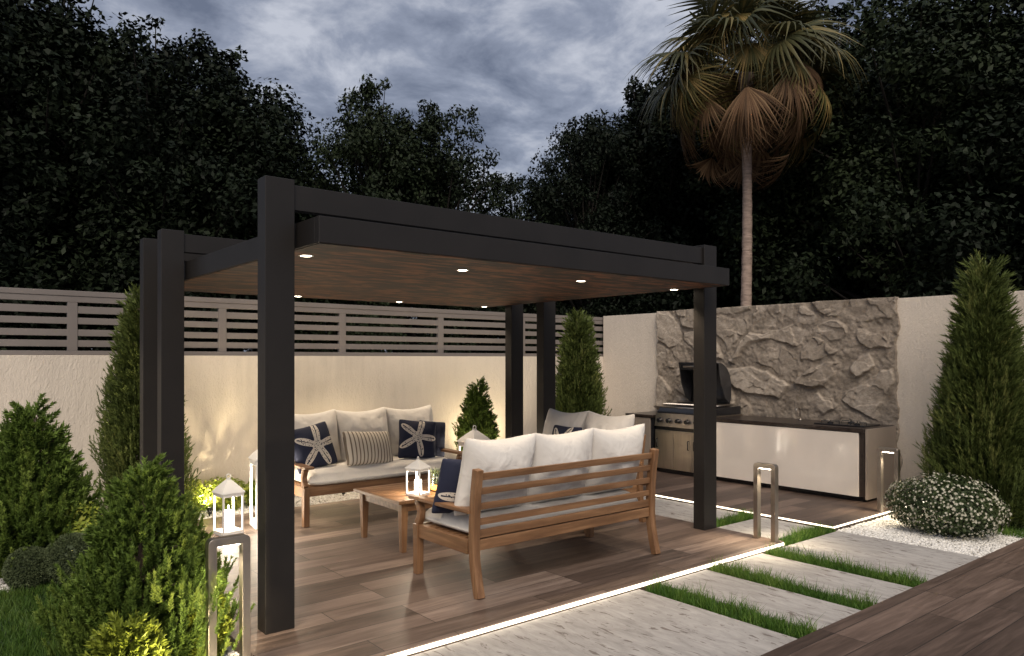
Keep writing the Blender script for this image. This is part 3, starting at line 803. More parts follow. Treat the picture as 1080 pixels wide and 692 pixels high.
def sofa(Wd, label):
    r = empty('garden_sofa')
    tag(r, label, 'sofa', 'slatted teak garden sofas')
    h = Wd / 2
    zs = [0, .12, .24, .36, .55, .70, .86]
    for s in (-1, 1):
        a, b = sorted((s * h, s * (h - .058)))
        MB().strip([(post_y(z), z) for z in zs], .058, 'x', a, b).build('back_leg', M['teak_z'], r, 0.005)
        MB().prism([(.768, 0), (.822, 0), (.830, .372), (.760, .372)], 'x', a, b).build('front_leg', M['teak_z'], r, 0.005)
        a2, b2 = sorted((s * (h - .010), s * (h - .046)))
        MB().box(a2, b2, .145, .759, .275, .372).build('side_rail', M['teak_y'], r, 0.004)
        MB().strip([(.795, .373), (.762, .42), (.752, .47), (.772, .52), (.795, .549)], .05, 'x', a + .004, b - .004).build('arm_support', M['teak_z'], r, 0.005)
        a3, b3 = sorted((s * (h + .012), s * (h - .085)))
        MB().prism([(.10, .556), (.87, .550), (.875, .566), (.865, .575), (.10, .584)], 'x', a3, b3).build('armrest', M['teak_y'], r, 0.006)
    MB().box(-h + .059, h - .059, .785, .815, .285, .37).build('front_rail', M['teak'], r, 0.004)
    MB().box(-h + .059, h - .059, post_y(.34) - .012, post_y(.34) + .015, .305, .378).build('back_rail', M['teak'], r, 0.004)
    for (z0, z1) in ((.783, .832), (.684, .730), (.580, .626), (.476, .521), (.388, .444)):
        zc = (z0 + z1) / 2; y = post_y(zc)
        sl_ = (post_y(z1) - post_y(z0))
        MB().prism([(y - .011 - sl_ / 2, z0), (y + .011 - sl_ / 2, z0), (y + .011 + sl_ / 2, z1), (y - .011 + sl_ / 2, z1)], 'x', -h + .059, h - .059).build('back_slat', M['teak'], r, 0.004)
    ss = MB()
    for k in range(8): ss.box(-h + .05, h - .05, .16 + k * .075, .215 + k * .075, .350, .368)
    ss.build('seat_slats', M['teak'], r, 0.003)
    return r

sofaB = sofa(1.86, 'nearest long teak sofa seen from behind, slatted back towards the path')
sofaB.location = (3.872, 3.955, 0)
sofaA = sofa(1.86, 'long teak sofa facing the viewer by the rear wall, with starfish and striped pillows')
sofaA.location = (3.86, 7.53, 0); sofaA.rotation_euler = (0, 0, math.pi)
sofaC = sofa(1.27, 'short two seat teak sofa on the right, mostly hidden behind the nearest sofa')
sofaC.location = (5.66, 5.47, 0); sofaC.rotation_euler = (0, 0, math.pi / 2)

# cushions
def pillow_mesh(w, h, T, bow=0.07, n=46, seed=0, wr=0.008, pw=0.42, sag=0.0):
    s = np.linspace(-1, 1, n); s = np.sign(s) * np.abs(s) ** 0.85
    Sx, Tz = np.meshgrid(s, s)
    x = w / 2 * Sx * (1 - bow * (1 - Tz ** 2)); z = h / 2 * Tz * (1 - bow * 1.25 * (1 - Sx ** 2))
    z = z - sag * (1 - Sx ** 2) * (Tz > 0) * Tz
    cn = 1 - .055 * (np.abs(Sx) ** 7 * np.abs(Tz) ** 7); x = x * cn; z = z * cn
    th = T / 2 * (np.clip(1 - Sx ** 2, 0, 1) * np.clip(1 - Tz ** 2, 0, 1)) ** pw
    p = np.stack([x.ravel(), z.ravel(), np.full(x.size, seed * 3.1)], 1)
    wn = fbm(p * np.array([7, 5, 1]), 4, seed) ; fold = np.abs(fbm(p * np.array([5, 3.2, 1]) + 5, 3, seed + 9))
    env = np.clip(th.ravel() / (T / 2), 0, 1)
    fr_ = -(th.ravel() + (wn * wr + fold * wr * 1.3) * env); bk = th.ravel() + (np.roll(wn, 7) * wr) * env
    v = np.concatenate([np.stack([x.ravel(), fr_, z.ravel()], 1), np.stack([x.ravel(), bk, z.ravel()], 1)])
    ii = np.arange(n * n).reshape(n, n); N = n * n
    f1 = np.stack([ii[:-1, :-1].ravel(), ii[:-1, 1:].ravel(), ii[1:, 1:].ravel(), ii[1:, :-1].ravel()], 1)
    f2 = np.stack([ii[:-1, :-1].ravel(), ii[1:, :-1].ravel(), ii[1:, 1:].ravel(), ii[:-1, 1:].ravel()], 1) + N
    rim = np.concatenate([ii[0, :], ii[1:, -1], ii[-1, -2::-1], ii[-2:0:-1, 0]]); m = len(rim); k = np.arange(m); k2 = (k + 1) % m
    f3 = np.stack([rim[k], N + rim[k], N + rim[k2], rim[k2]], 1)
    # a welded-looking rim: tiny thickness
    v[N:][rim[:]] += np.array([0, .006, 0])
    return v, np.concatenate([f1, f2, f3])

def pillow(name, w, h, T, mat, loc, rot, label, cat, group=None, **kw):
    v, f = pillow_mesh(w, h, T, **kw)
    o = npmesh(name, v, f, mat, smooth=True)
    o.location = loc; o.rotation_euler = rot
    return tag(o, label, cat, group)

def seat_cushion(w, d, T, seed):
    nx, ny = 70, 36
    s = np.linspace(-1, 1, nx); t = np.linspace(-1, 1, ny)
    Sx, Ty = np.meshgrid(s, t)
    e = ((1 - np.abs(Sx) ** 14) * (1 - np.abs(Ty) ** 9)) ** .5
    x = w / 2 * Sx; y = d / 2 * Ty
    p = np.stack([x.ravel(), y.ravel(), np.full(x.size, seed)], 1)
    wr = fbm(p * np.array([4, 5, 1]), 4, seed).reshape(x.shape) * .009
    top = T * .35 + (T * .65 + .02 * (1 - Ty ** 2)) * e + wr * e
    bot = T * .35 - T * .35 * e
    N = nx * ny
    v = np.concatenate([np.stack([x.ravel(), y.ravel(), top.ravel()], 1), np.stack([x.ravel(), y.ravel(), bot.ravel()], 1)])
    ii = np.arange(N).reshape(ny, nx)
    f1 = np.stack([ii[:-1, :-1].ravel(), ii[:-1, 1:].ravel(), ii[1:, 1:].ravel(), ii[1:, :-1].ravel()], 1)
    f2 = f1[:, ::-1] + N
    rim = np.concatenate([ii[0, :], ii[1:, -1], ii[-1, -2::-1], ii[-2:0:-1, 0]]); m = len(rim); k = np.arange(m); k2 = (k + 1) % m
    f3 = np.stack([rim[k], N + rim[k], N + rim[k2], rim[k2]], 1)
    return v, np.concatenate([f1, f2, f3])

def furnish(root, Wd, ncush, seat_label, back_labels, mat, seed):
    mtx = Matrix.Translation(root.location) @ Matrix.Rotation(root.rotation_euler.z, 4, 'Z')
    v, f = seat_cushion(Wd - .13, .64, .135, seed)
    o = npmesh('seat_cushion', v, f, mat, smooth=True)
    o.location = mtx @ Vector((0, .49, .369)); o.rotation_euler = (0, 0, root.rotation_euler.z)
    tag(o, seat_label, 'cushion', 'white sofa cushions')
    cw = (Wd - .05) / ncush
    for k in range(ncush):
        xc = -(Wd - .05) / 2 + cw * (k + .5)
        lean = R(14)
        p = mtx @ Vector((xc, .235, .785))
        # local -Y of the pillow is its front; the sofa faces +Y
        jit = (random.random() - .5) * .05
        pillow('back_cushion', cw * 1.08, .60, .31, mat, p, (-lean + (random.random() - .5) * .04, jit * .5, root.rotation_euler.z + math.pi + jit),
               back_labels[k], 'cushion', 'white sofa cushions', seed=seed * 5 + k, bow=.085, wr=.020, sag=.022, pw=.5)

bpy.context.view_layer.update()
furnish(sofaB, 1.86, 3, 'long white seat cushion on the nearest sofa, its end showing under the armrest',
        ['left white back cushion of the nearest sofa, beside the navy pillow', 'middle white back cushion above the slats of the nearest sofa',
         'right white back cushion of the nearest sofa, towards the barbecue'], M['linen'], 3)
furnish(sofaA, 1.86, 3, 'long white seat cushion of the sofa by the rear wall, behind the coffee table',
        ['white back cushion behind the right starfish pillow on the far sofa', 'white back cushion behind the striped pillow on the far sofa',
         'white back cushion behind the left starfish pillow on the far sofa'], M['linen'], 4)
furnish(sofaC, 1.27, 2, 'white seat cushion on the short two seat sofa, hidden behind the nearest sofa',
        ['nearer white back cushion of the short two seat sofa, next to the barbecue side', 'farther white back cushion of the short two seat sofa, next to the dark pergola posts'], M['linen_grey'], 5)

pillow('throw_pillow', .46, .46, .16, starfish(0.02, 0.0, .235, R(-80)), (3.17, 7.05, .715), (R(-16), R(-10), R(6)), 'navy pillow with white starfish at the left end of the far sofa', 'pillow', 'throw pillows', seed=31, bow=.06)
pillow('throw_pillow', .60, .37, .17, M['stripe'], (3.73, 6.93, .675), (R(-20), R(4), R(8)), 'cream and brown striped lumbar pillow in the middle of the far sofa', 'pillow', 'throw pillows', seed=32, bow=.05)
pillow('throw_pillow', .44, .44, .15, starfish(-0.02, 0.02, .22, R(-70)), (4.36, 6.99, .715), (R(-14), R(6), R(-14)), 'navy pillow with white starfish at the right end of the far sofa', 'pillow', 'throw pillows', seed=33, bow=.06)
pillow('throw_pillow', .42, .42, .14, M['navy'], (4.60, 7.13, .70), (R(-12), R(8), R(-8)), 'plain dark navy pillow tucked behind the right starfish pillow', 'pillow', 'throw pillows', seed=34, bow=.06)
pillow('throw_pillow', .44, .44, .15, starfish(-0.02, -0.05, .22, R(-70)), (3.14, 4.40, .675), (R(-16), R(-6), R(168)), 'navy pillow with white starfish propped on the nearest sofa behind its armrest', 'pillow', 'throw pillows', seed=35, bow=.06)
pillow('throw_pillow', .42, .42, .15, starfish(0.0, 0.0, .22, R(-60)), (5.19, 5.52, .72), (R(-14), R(0), R(-90)), 'navy starfish pillow on the short two seat sofa, only its top showing', 'pillow', 'throw pillows', seed=36, bow=.06)

# ------------------------------------------------------------------ coffee table and what stands on it
ct = empty('coffee_table', (3.71, 5.68, 0))
tag(ct, 'low rectangular teak coffee table between the sofas', 'table')
tm = MB()
for k in range(7): tm.box(-.53, .53, -.335 + k * .096, -.335 + k * .096 + .091, .412, .436)
tm.build('tabletop', M['teak'], ct, 0.003)
MB().box(-.59, -.532, -.40, .40, .408, .438).build('table_edge', M['teak_y'], ct, 0.004)
MB().box(.532, .59, -.40, .40, .408, .438).build('table_edge', M['teak_y'], ct, 0.004)
MB().box(-.531, .531, -.40, -.338, .408, .438).build('table_edge', M['teak'], ct, 0.004)
MB().box(-.531, .531, .338, .40, .408, .438).build('table_edge', M['teak'], ct, 0.004)
ap = MB().box(-.48, .48, -.35, -.33, .335, .407).box(-.48, .48, .33, .35, .335, .407).box(-.53, -.51, -.31, .31, .335, .407).box(.51, .53, -.31, .31, .335, .407)
ap.build('apron', M['teak'], ct, 0.003)
for sx in (-1, 1):
    for sy in (-1, 1):
        cx, cy = sx * .515, sy * .335
        v = [(cx - .022, cy - .022, 0), (cx + .022, cy - .022, 0), (cx + .022, cy + .022, 0), (cx - .022, cy + .022, 0), (cx - .033, cy - .033, .407), (cx + .033, cy - .033, .407), (cx + .033, cy + .033, .407), (cx - .033, cy + .033, .407)]
        MB().add(v, [(3, 2, 1, 0), (4, 5, 6, 7), (0, 1, 5, 4), (1, 2, 6, 5), (2, 3, 7, 6), (3, 0, 4, 7)]).build('leg', M['teak_z'], ct, 0.004)

def lantern(loc, w, hb, top, label, rz=0.0, power=5.0, candle_r=None):
    """square white lantern: body half-width w/2, shoulder at hb, ring top at `top`."""
    r = empty('lantern', loc, rz); tag(r, label, 'lantern', 'white candle lanterns')
    h = w / 2; t = w * .085
    fm = MB().box(-h, h, -h, h, 0.0, hb * .10)
    for sx in (-1, 1):
        for sy in (-1, 1):
            a, b = sorted((sx * h, sx * (h - t))); c, d = sorted((sy * h, sy * (h - t)))
            fm.box(a, b, c, d, hb * .101, hb * .925)
    for (a, b, c, d) in ((-h, h, -h, -h + t), (-h, h, h - t, h), (-h, -h + t, -h + t + .0005, h - t - .0005), (h - t, h, -h + t + .0005, h - t - .0005)):
        fm.box(a, b, c, d, hb * .926, hb)
    fm.build('frame', M['white_metal'], r, 0.003)
    # flared hip roof
    rows = [(h * 1.08, hb + .001), (h * 1.08, hb + .010), (h * .82, hb + (top - hb) * .28), (h * .50, hb + (top - hb) * .50), (h * .26, hb + (top - hb) * .66), (h * .14, hb + (top - hb) * .72), (h * .14, hb + (top - hb) * .80)]
    rf = MB(); v = []; f = []
    for q, z in rows: v += [(-q, -q, z), (q, -q, z), (q, q, z), (-q, q, z)]
    for i in range(len(rows) - 1):
        for k in range(4): f.append((i * 4 + k, i * 4 + (k + 1) % 4, i * 4 + 4 + (k + 1) % 4, i * 4 + 4 + k))
    f += [(3, 2, 1, 0), tuple(len(rows) * 4 - 4 + k for k in range(4))]
    rf.add(v, f); roof_ = rf.build('roof', M['white_metal'], r, 0.002)
    zc = hb + (top - hb) * .88; rr = (top - hb) * .12
    ring = MB().tube([(rr * math.cos(a), 0, zc + rr * math.sin(a)) for a in np.linspace(0, 2 * math.pi, 17)], rr * .22 + .001, 6, False)
    ring.build('ring', M['white_metal'], roof_, 0, True)
    cr_ = candle_r or w * .20
    MB().lathe([(cr_, hb * .102), (cr_, hb * .55), (cr_ * .85, hb * .57), (cr_ * .2, hb * .56), (cr_ * .12, hb * .60), (cr_ * .16, hb * .64), (.001, hb * .70)], 18).build('candle', M['candle'], r, 0, True)
    lamp('lantern_glow', 'POINT', (loc[0], loc[1], loc[2] + hb * .80), power, (1, .84, .62), None, w * .10)
    return r

lantern((2.30, 6.93, 0), .20, .375, .545, 'small white lantern with lit candle on the deck, left of the taller lantern', R(8), 4.5)
lantern((2.69, 7.03, 0), .25, .64, .83, 'tall white lantern half hidden behind the front pergola post', R(-6), 6)
lantern((5.10, 6.94, 0), .27, .64, .83, 'tall white lantern in front of the potted conifer, only its roof showing above a cushion', R(4), 3)
lantern((3.40, 5.44, 0.4385), .15, .225, .325, 'small white lantern glowing on the coffee table', R(20), 5)

jr = empty('candle_jar', (3.63, 5.50, 0.4385))
tag(jr, 'clear glass jar with amber candle and greenery beside the table lantern', 'candle jar')
MB().lathe([(.045, 0), (.075, .02), (.085, .07), (.075, .13), (.055, .16), (.058, .165), (.0545, .165), (.0515, .16), (.071, .13), (.081, .07), (.071, .024), (.043, .006)], 28).build('glass', M['glass'], jr, 0, True)
MB().lathe([(.04, .0075), (.055, .016), (.058, .05), (.03, .055), (.001, .056)], 20).build('candle', M['amber'], jr, 0, True)
rr_ = np.random.default_rng(77)
v, f = blades(60, rr_.normal(0, .016, 60), rr_.normal(0, .016, 60), np.full(60, .057), .10 + .07 * rr_.random(60), .010, rr_, .5)
npmesh('sprigs', v, f, M['box'], jr, tint=np.repeat(rr_.random(60), 5))

# ------------------------------------------------------------------ bollard lights
def bollard(loc, rz, label, power):
    r = empty('bollard_light', loc, rz); tag(r, label, 'bollard light', 'steel hoop bollard lights')
    L, t, D, H = .215, .042, .055, .74
    c = .028
    def rect(h, z1, cc):
        p = [(-h, 0), (-h, z1 - cc)]
        for k in range(1, 5):
            a = math.pi - k * math.pi / 8
            p.append((-h + cc + cc * math.cos(a), z1 - cc + cc * math.sin(a)))
        return p + [(-q[0], q[1]) for q in reversed(p)]
    o_ = rect(L / 2, H, c); i_ = rect(L / 2 - t, H - t, .006)
    n = len(o_); m = MB()
    v = [(p[0], -D / 2, p[1]) for p in o_] + [(p[0], -D / 2, p[1]) for p in i_] + [(p[0], D / 2, p[1]) for p in o_] + [(p[0], D / 2, p[1]) for p in i_]
    f = []
    for k in range(n - 1):
        f += [(k, n + k, n + k + 1, k + 1), (2 * n + k, 2 * n + k + 1, 3 * n + k + 1, 3 * n + k), (k, k + 1, 2 * n + k + 1, 2 * n + k), (n + k, 3 * n + k, 3 * n + k + 1, n + k + 1)]
    f += [(0, 2 * n, 3 * n, n), (n - 1, 2 * n - 1, 4 * n - 1, 3 * n - 1)]
    m.add(v, f).build('hoop', M['bollard'], r, 0.002)
    MB().box(-.055, .055, -.016, .016, H - t - .006, H - t - .001).build('lamp_lens', M['lens'], r)
    p = Vector(loc) + Vector((0, 0, H - t - .03))
    lamp('bollard_beam', 'SPOT', p, power, (1, .84, .60), (p.x, p.y, 0), .03, 120, .8)
    return r
bollard((1.31, 3.95, -.066), 0.0, 'steel hoop bollard light in the foreground beside the conifer and front pergola post', 22)
bollard((5.905, 3.69, -.066), R(90), 'steel hoop bollard light at the deck corner in the middle of the path', 22)
bollard((7.93, 3.53, -.066), R(90), 'steel hoop bollard light between the kitchen counter and the flowering bush', 22)

# ------------------------------------------------------------------ plants
def basis(d):
    up = np.tile(np.array([0, 0, 1.0]), (len(d), 1)); up[np.abs(d[:, 2]) > .97] = (1, 0, 0)
    a = np.cross(d, up); a /= np.linalg.norm(a, axis=1)[:, None]
    return a, np.cross(d, a)

def needles(base, d, L, K, nl, nw, alpha, r, tint):
    """K needles along every shoot -> triangles."""
    n = len(base)
    a, b = basis(d)
    t = .08 + .92 * r.random((n, K)) ; ph = r.random((n, K)) * 6.283
    al = alpha * (.7 + .5 * r.random((n, K))) * (1.12 - .5 * t)
    perp = a[:, None] * np.cos(ph)[..., None] + b[:, None] * np.sin(ph)[..., None]
    nd = d[:, None] * np.cos(al)[..., None] + perp * np.sin(al)[..., None]
    p = base[:, None] + d[:, None] * (t * L[:, None])[..., None]
    side = np.cross(nd, r.normal(size=(n, K, 3))); side /= np.linalg.norm(side, axis=2)[..., None] + 1e-9
    ln = nl * (.7 + .5 * r.random((n, K)))[..., None]
    V = np.stack([p - side * nw / 2, p + side * nw / 2, p + nd * ln], 2).reshape(-1, 3)
    F = np.arange(len(V)).reshape(-1, 3)
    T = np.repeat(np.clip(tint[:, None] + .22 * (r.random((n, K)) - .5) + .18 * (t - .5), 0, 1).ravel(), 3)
    return V, F, T

def conifer(name, loc, H, Rb, label, mat, nshoot=1500, K=26, sl=.09, nl=.028, nw=.004, alpha=.8, up=55, shape=.9, seed=0, zlow=.02, lump=.18, cat='conifer', pot=None, group=None, jit=.35, bulge=0.0):
    r = np.random.default_rng(seed)
    root = empty(name, loc); tag(root, label, cat, group)
    def prof(h): return Rb * np.clip((1 - h) ** shape * (1 - np.exp(-(h + .05) * 9)) * (1 + bulge * np.sin(h * math.pi)), 0.012, None)
    h = r.random(nshoot * 4); keep = r.random(nshoot * 4) < (prof(h) / Rb + .05) / 1.1; h = h[keep][:nshoot]; n = len(h)
    lean_ = r.normal(size=2) * .035 * H
    ph = r.random(n) * 6.283
    lumpv = 1 + lump * fbm(np.stack([np.cos(ph) * 2.6, np.sin(ph) * 2.6, h * H / max(Rb, .3) * 2.6], 1), 3, seed)
    rad = prof(h) * lumpv * (.62 + .38 * r.random(n) ** .5)
    rad *= 1 - .25 * (r.random(n) < .25)
    gapn = fbm(np.stack([np.cos(ph) * 3.5 + 5, np.sin(ph) * 3.5, h * H * 5], 1), 2, seed + 17)
    rad *= np.where(gapn < -.38, .72, 1.0)
    e = R(up) + (r.random(n) - .5) * jit * 2 + h * .35; e = np.clip(e, -.2, 1.5)
    d = np.stack([np.cos(ph + (r.random(n) - .5) * .8) * np.cos(e), np.sin(ph + (r.random(n) - .5) * .8) * np.cos(e), np.sin(e)], 1)
    d /= np.linalg.norm(d, axis=1)[:, None]
    L = sl * (.6 + .8 * r.random(n))
    base = np.stack([np.cos(ph) * rad, np.sin(ph) * rad, zlow + h * (H - zlow - sl * .6)], 1) - d * L[:, None] * .55
    base[:, 0] += lean_[0] * h ** 1.5; base[:, 1] += lean_[1] * h ** 1.5
    tint = np.clip(.45 + .35 * fbm(base * 4.5, 2, seed + 3) + .35 * (r.random(n) - .5), 0, 1)
    V, F, T = needles(base, d, L, K, nl, nw, alpha, r, tint)
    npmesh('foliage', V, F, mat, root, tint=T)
    # woody interior that carries the shoots: stem and whorled branches
    st = MB().tube([(0, 0, -.05), (0, 0, H * .5), (0, 0, H * .9)], [Rb * .07 + .012, Rb * .045 + .008, .004], 8)
    for k in range(int(26 + H * 14)):
        hh = .04 + .86 * r.random(); a = r.random() * 6.283; q = float(prof(np.array([hh]))[0]) * .72
        z = zlow + hh * H
        st.tube([(0, 0, z - q * .35), (math.cos(a) * q * .5, math.sin(a) * q * .5, z - q * .1), (math.cos(a) * q, math.sin(a) * q, z + q * .12)], [.010, .007, .003], 5)
    st.build('trunk', M['bark'], root)
    # dense inner foliage
    m = int(nshoot * .9)
    h = r.random(m * 3); keep = r.random(m * 3) < prof(h) / Rb; h = h[keep][:m]; n = len(h); ph = r.random(n) * 6.283
    rad = prof(h) * (.25 + .42 * r.random(n))
    d = np.stack([np.cos(ph), np.sin(ph), .5 + r.random(n)], 1); d /= np.linalg.norm(d, axis=1)[:, None]
    base = np.stack([np.cos(ph) * rad, np.sin(ph) * rad, zlow + h * H * .93], 1)
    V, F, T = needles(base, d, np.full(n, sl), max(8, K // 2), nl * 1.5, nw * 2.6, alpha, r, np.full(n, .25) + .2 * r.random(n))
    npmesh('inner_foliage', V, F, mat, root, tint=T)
    return root

SP, CY = M['spruce'], M['cypress']
conifer('dwarf_spruce', (1.00, 4.35, -.07), 1.14, .62, 'dark dwarf spruce in the left foreground beside the steel bollard', SP, 1050, 150, .12, .021, .0052, .95, 62, .80, 1, bulge=.12, lump=.34, jit=.26)
conifer('dwarf_spruce', (0.78, 6.85, -.07), 1.34, .68, 'broad dark dwarf spruce at the left edge against the cream wall', SP, 950, 110, .165, .028, .0068, .95, 62, .90, 2, bulge=.06, lump=.32, jit=.28)
conifer('column_cypress', (1.86, 8.12, -.07), 2.44, .52, 'tall narrow cypress against the rear wall behind the left pergola posts', CY, 2600, 46, .19, .034, .0065, .5, 62, .62, 3, lump=.34, jit=.5)
conifer('column_cypress', (7.58, 7.78, -.07), 2.42, .52, 'tall narrow cypress in the corner between the pergola and the side wall', CY, 2600, 46, .19, .036, .007, .5, 62, .60, 4, lump=.34, jit=.5)
conifer('column_cypress', (8.34, 2.78, -.066), 2.72, .66, 'large feathery cypress on the right standing above the flowering bush', CY, 4200, 56, .23, .05, .0052, .5, 60, .92, 5, lump=.30, jit=.5)
pot = empty('planter', (5.56, 7.50, 0)); tag(pot, 'round brown wicker planter beside the far sofa', 'planter')
MB().lathe([(.13, 0), (.155, .06), (.18, .30), (.19, .36), (.20, .38), (.175, .385), (.165, .34), (.16, .33)], 28).build('basket', M['wicker'], pot, 0, True)
MB().lathe([(.158, .315), (.158, .329)], 24).build('soil', M['soil'], pot)
conifer('potted_spruce', (5.56, 7.50, .33), 1.0, .36, 'small dark spruce growing in the wicker planter beside the far sofa', SP, 700, 70, .13, .024, .006, .9, 58, .88, 6, bulge=.05, lump=.25)

def ball(loc, rad, label, seed):
    r = np.random.default_rng(seed)
    root = empty('topiary_ball', loc); tag(root, label, 'topiary', 'clipped boxwood balls')
    n = 3600
    d = r.normal(size=(n, 3)); d /= np.linalg.norm(d, axis=1)[:, None]
    dd = d + r.normal(size=(n, 3)) * .35; dd /= np.linalg.norm(dd, axis=1)[:, None]
    b = d * (rad - .02) * (1 + .03 * fbm(d * 3, 2, seed))[:, None]; b[:, 2] += rad * .92
    V, F, T = needles(b, dd, np.full(n, .022), 9, .013, .008, .9, r, np.clip(.5 + .5 * (r.random(n) - .5), 0, 1))
    npmesh('foliage', V, F, M['box'], root, tint=T)
    MB().lathe([(.01, .0)] + [((rad - .02) * math.sin(a), rad * .92 - (rad - .02) * math.cos(a)) for a in np.linspace(.25, 2.9, 12)] + [(.005, rad * 1.86)], 20).build('inner_foliage', M['box'], root, 0, True)
    MB().tube([(0, 0, -.05), (0, 0, rad * .5)], .014, 8).build('stem', M['bark'], root)
ball((0.70, 6.42, -.066), .155, 'small clipped boxwood ball at the left edge of the lawn', 8)
ball((0.965, 6.36, -.066), .19, 'larger clipped boxwood ball at the lawn edge behind the foreground spruce', 9)

def leafcloud(n, ctr, rad, size, r, asp=.5, shell=.55, upbias=.5):
    d = r.normal(size=(n, 3)); d /= np.linalg.norm(d, axis=1)[:, None]
    q = shell + (1 - shell) * r.random(n) ** .5
    p = d * q[:, None] * (1 + .12 * fbm(d * 2.7, 3, int(r.integers(99))))[:, None] * np.array(rad) + np.array(ctr)
    nrm = d + r.normal(size=(n, 3)) * .6 + np.array([0, 0, upbias]); nrm /= np.linalg.norm(nrm, axis=1)[:, None]
    a, b = basis(nrm); t = r.random(n) * 6.283
    u = a * np.cos(t)[:, None] + b * np.sin(t)[:, None]; w = np.cross(nrm, u)
    s = size * (.6 + .7 * r.random(n))[:, None]
    V = np.stack([p - u * s / 2, p + w * s * asp / 2 - nrm * s * .06, p + u * s / 2, p - w * s * asp / 2 - nrm * s * .06], 1)
    return p, nrm, V.reshape(-1, 3), np.arange(4 * n).reshape(-1, 4)

def shrub(loc, rad, n, size, mat, label, seed, name='shrub', cat='shrub', group=None, asp=.5):
    r = np.random.default_rng(seed); root = empty(name, loc); tag(root, label, cat, group)
    p, nn, V, F = leafcloud(n, (0, 0, rad[2] * .9), rad, size, r, asp, .35)
    ok = V.reshape(-1, 4, 3)[:, :, 2].min(1) > 0; F = F[ok]
    npmesh('foliage', V, F, mat, root, tint=np.repeat(np.clip(.5 + .35 * fbm(p * 8, 2, seed) + .5 * (r.random(n) - .5), 0, 1), 4))
    st = MB()
    for k in range(12):
        a = r.random() * 6.283; q = rad[0] * .6 * r.random()
        st.tube([(0, 0, -.03), (math.cos(a) * q * .4, math.sin(a) * q * .4, rad[2] * .7), (math.cos(a) * q, math.sin(a) * q, rad[2] * 1.3)], [.008, .006, .003], 5)
    st.build('stems', M['bark'], root)
    return root
EU = M['euonymus']
for k, (x, y, a, h, lab) in enumerate([
    (2.30, 8.28, .26, .22, 'yellow green shrub glowing at the foot of the rear wall behind the small lantern'),
    (2.72, 8.34, .26, .20, 'yellow green shrub at the rear wall behind the tall left lantern'),
    (3.15, 8.36, .24, .17, 'low yellow green shrub at the rear wall hidden behind the far sofa left arm'),
    (1.06, 6.62, .20, .30, 'yellow green shrub lit from below at the right side of the left spruce')]):
    shrub((x, y, -.066), (a, a * .8, h), 1500, .05, EU, lab, 50 + k, group='yellow green euonymus shrubs')
conifer('lamplit_shoots', (1.27, 4.22, -.066), .50, .15, 'small lamplit spruce shoots inside the foreground bollard hoop, yellow light in their colour', M['lamplit_spruce'], 190, 90, .10, .022, .006, .95, 62, .8, 60, lump=.3, jit=.3, group='spruce shoots with lamplight in their colour')  # lit lower spruce shoots as separate plants, lamp glow painted into the needles
conifer('lamplit_shoots', (0.80, 3.86, -.07), .40, .27, 'lamplit low shoots at the foot of the dark foreground spruce, yellow light in their colour', M['lamplit_spruce'], 330, 90, .11, .022, .006, .95, 60, .7, 61, lump=.3, jit=.3, group='spruce shoots with lamplight in their colour')
shrub((0.60, 3.80, -.07), (.16, .16, .12), 700, .05, EU, 'small olive yellow shrub at the bottom left corner of the lawn', 62, group='yellow green euonymus shrubs')

# cluster of pale yellow flowers
fl = empty('flower_clump', (0.74, 3.66, -.07)); tag(fl, 'clump of pale yellow flowers at the bottom edge by the lawn', 'flowers')
r_ = np.random.default_rng(90)
pp, nn_, V, F = leafcloud(260, (0, 0, .13), (.11, .10, .06), .022, r_, .8, .8, 1.0)
npmesh('petals', V, F, M['gold'], fl)
pp, nn_, V, F = leafcloud(400, (0, 0, .08), (.13, .12, .08), .04, r_, .4, .4, .4)
npmesh('leaves', V, F, M['bush_leaf'], fl, tint=np.repeat(r_.random(400), 4))

# white flowering bush
fb = empty('flowering_bush', (7.62, 2.88, -.066)); tag(fb, 'low rounded bush covered in tiny white flowers on white gravel', 'bush')
r_ = np.random.default_rng(91)
BR = (.36, .50, .30)
def bushshape(n, s, asp, shell, up):
    p, q, V, F = leafcloud(n, (0, 0, .265), BR, s, r_, asp, shell, up)
    ok = V.reshape(-1, 4, 3)[:, :, 2].min(1) > -.0; return p, q, V, F[ok]
p, q, V, F = bushshape(11000, .030, .5, .55, .4)
npmesh('foliage', V, F, M['bush_leaf'], fb, tint=np.repeat(np.clip(.45 + .5 * (r_.random(len(p)) - .5) + .25 * fbm(p * 7, 2, 3), 0, 1), 4))
# flowers: five-petal rosettes
nf = 1500
d = r_.normal(size=(nf, 3)); d /= np.linalg.norm(d, axis=1)[:, None]
p = d * (1.0 + .07 * r_.random(nf))[:, None] * (1 + .12 * fbm(d * 2.7, 3, 5))[:, None] * np.array(BR) + np.array((0, 0, .265))
keep = p[:, 2] > .02; p = p[keep]; d = d[keep]; nf = len(p)
nrm = d + r_.normal(size=(nf, 3)) * .3; nrm /= np.linalg.norm(nrm, axis=1)[:, None]
a, b = basis(nrm); s = .009 + .007 * r_.random(nf)
VV = [p + nrm * .002]
for k in range(10):
    t_ = k * math.pi / 5; rr = 1.0 if k % 2 == 0 else .55
    VV.append(p + (a * math.cos(t_) + b * math.sin(t_)) * (s * rr)[:, None] + nrm * .004)
V = np.stack(VV, 1).reshape(-1, 3)
f = np.array([(0, k + 1, (k + 1) % 10 + 1) for k in range(10)])
npmesh('blossoms', V, (f[None] + (np.arange(nf) * 11)[:, None, None]).reshape(-1, 3), M['white_petal'], fb)
st = MB()
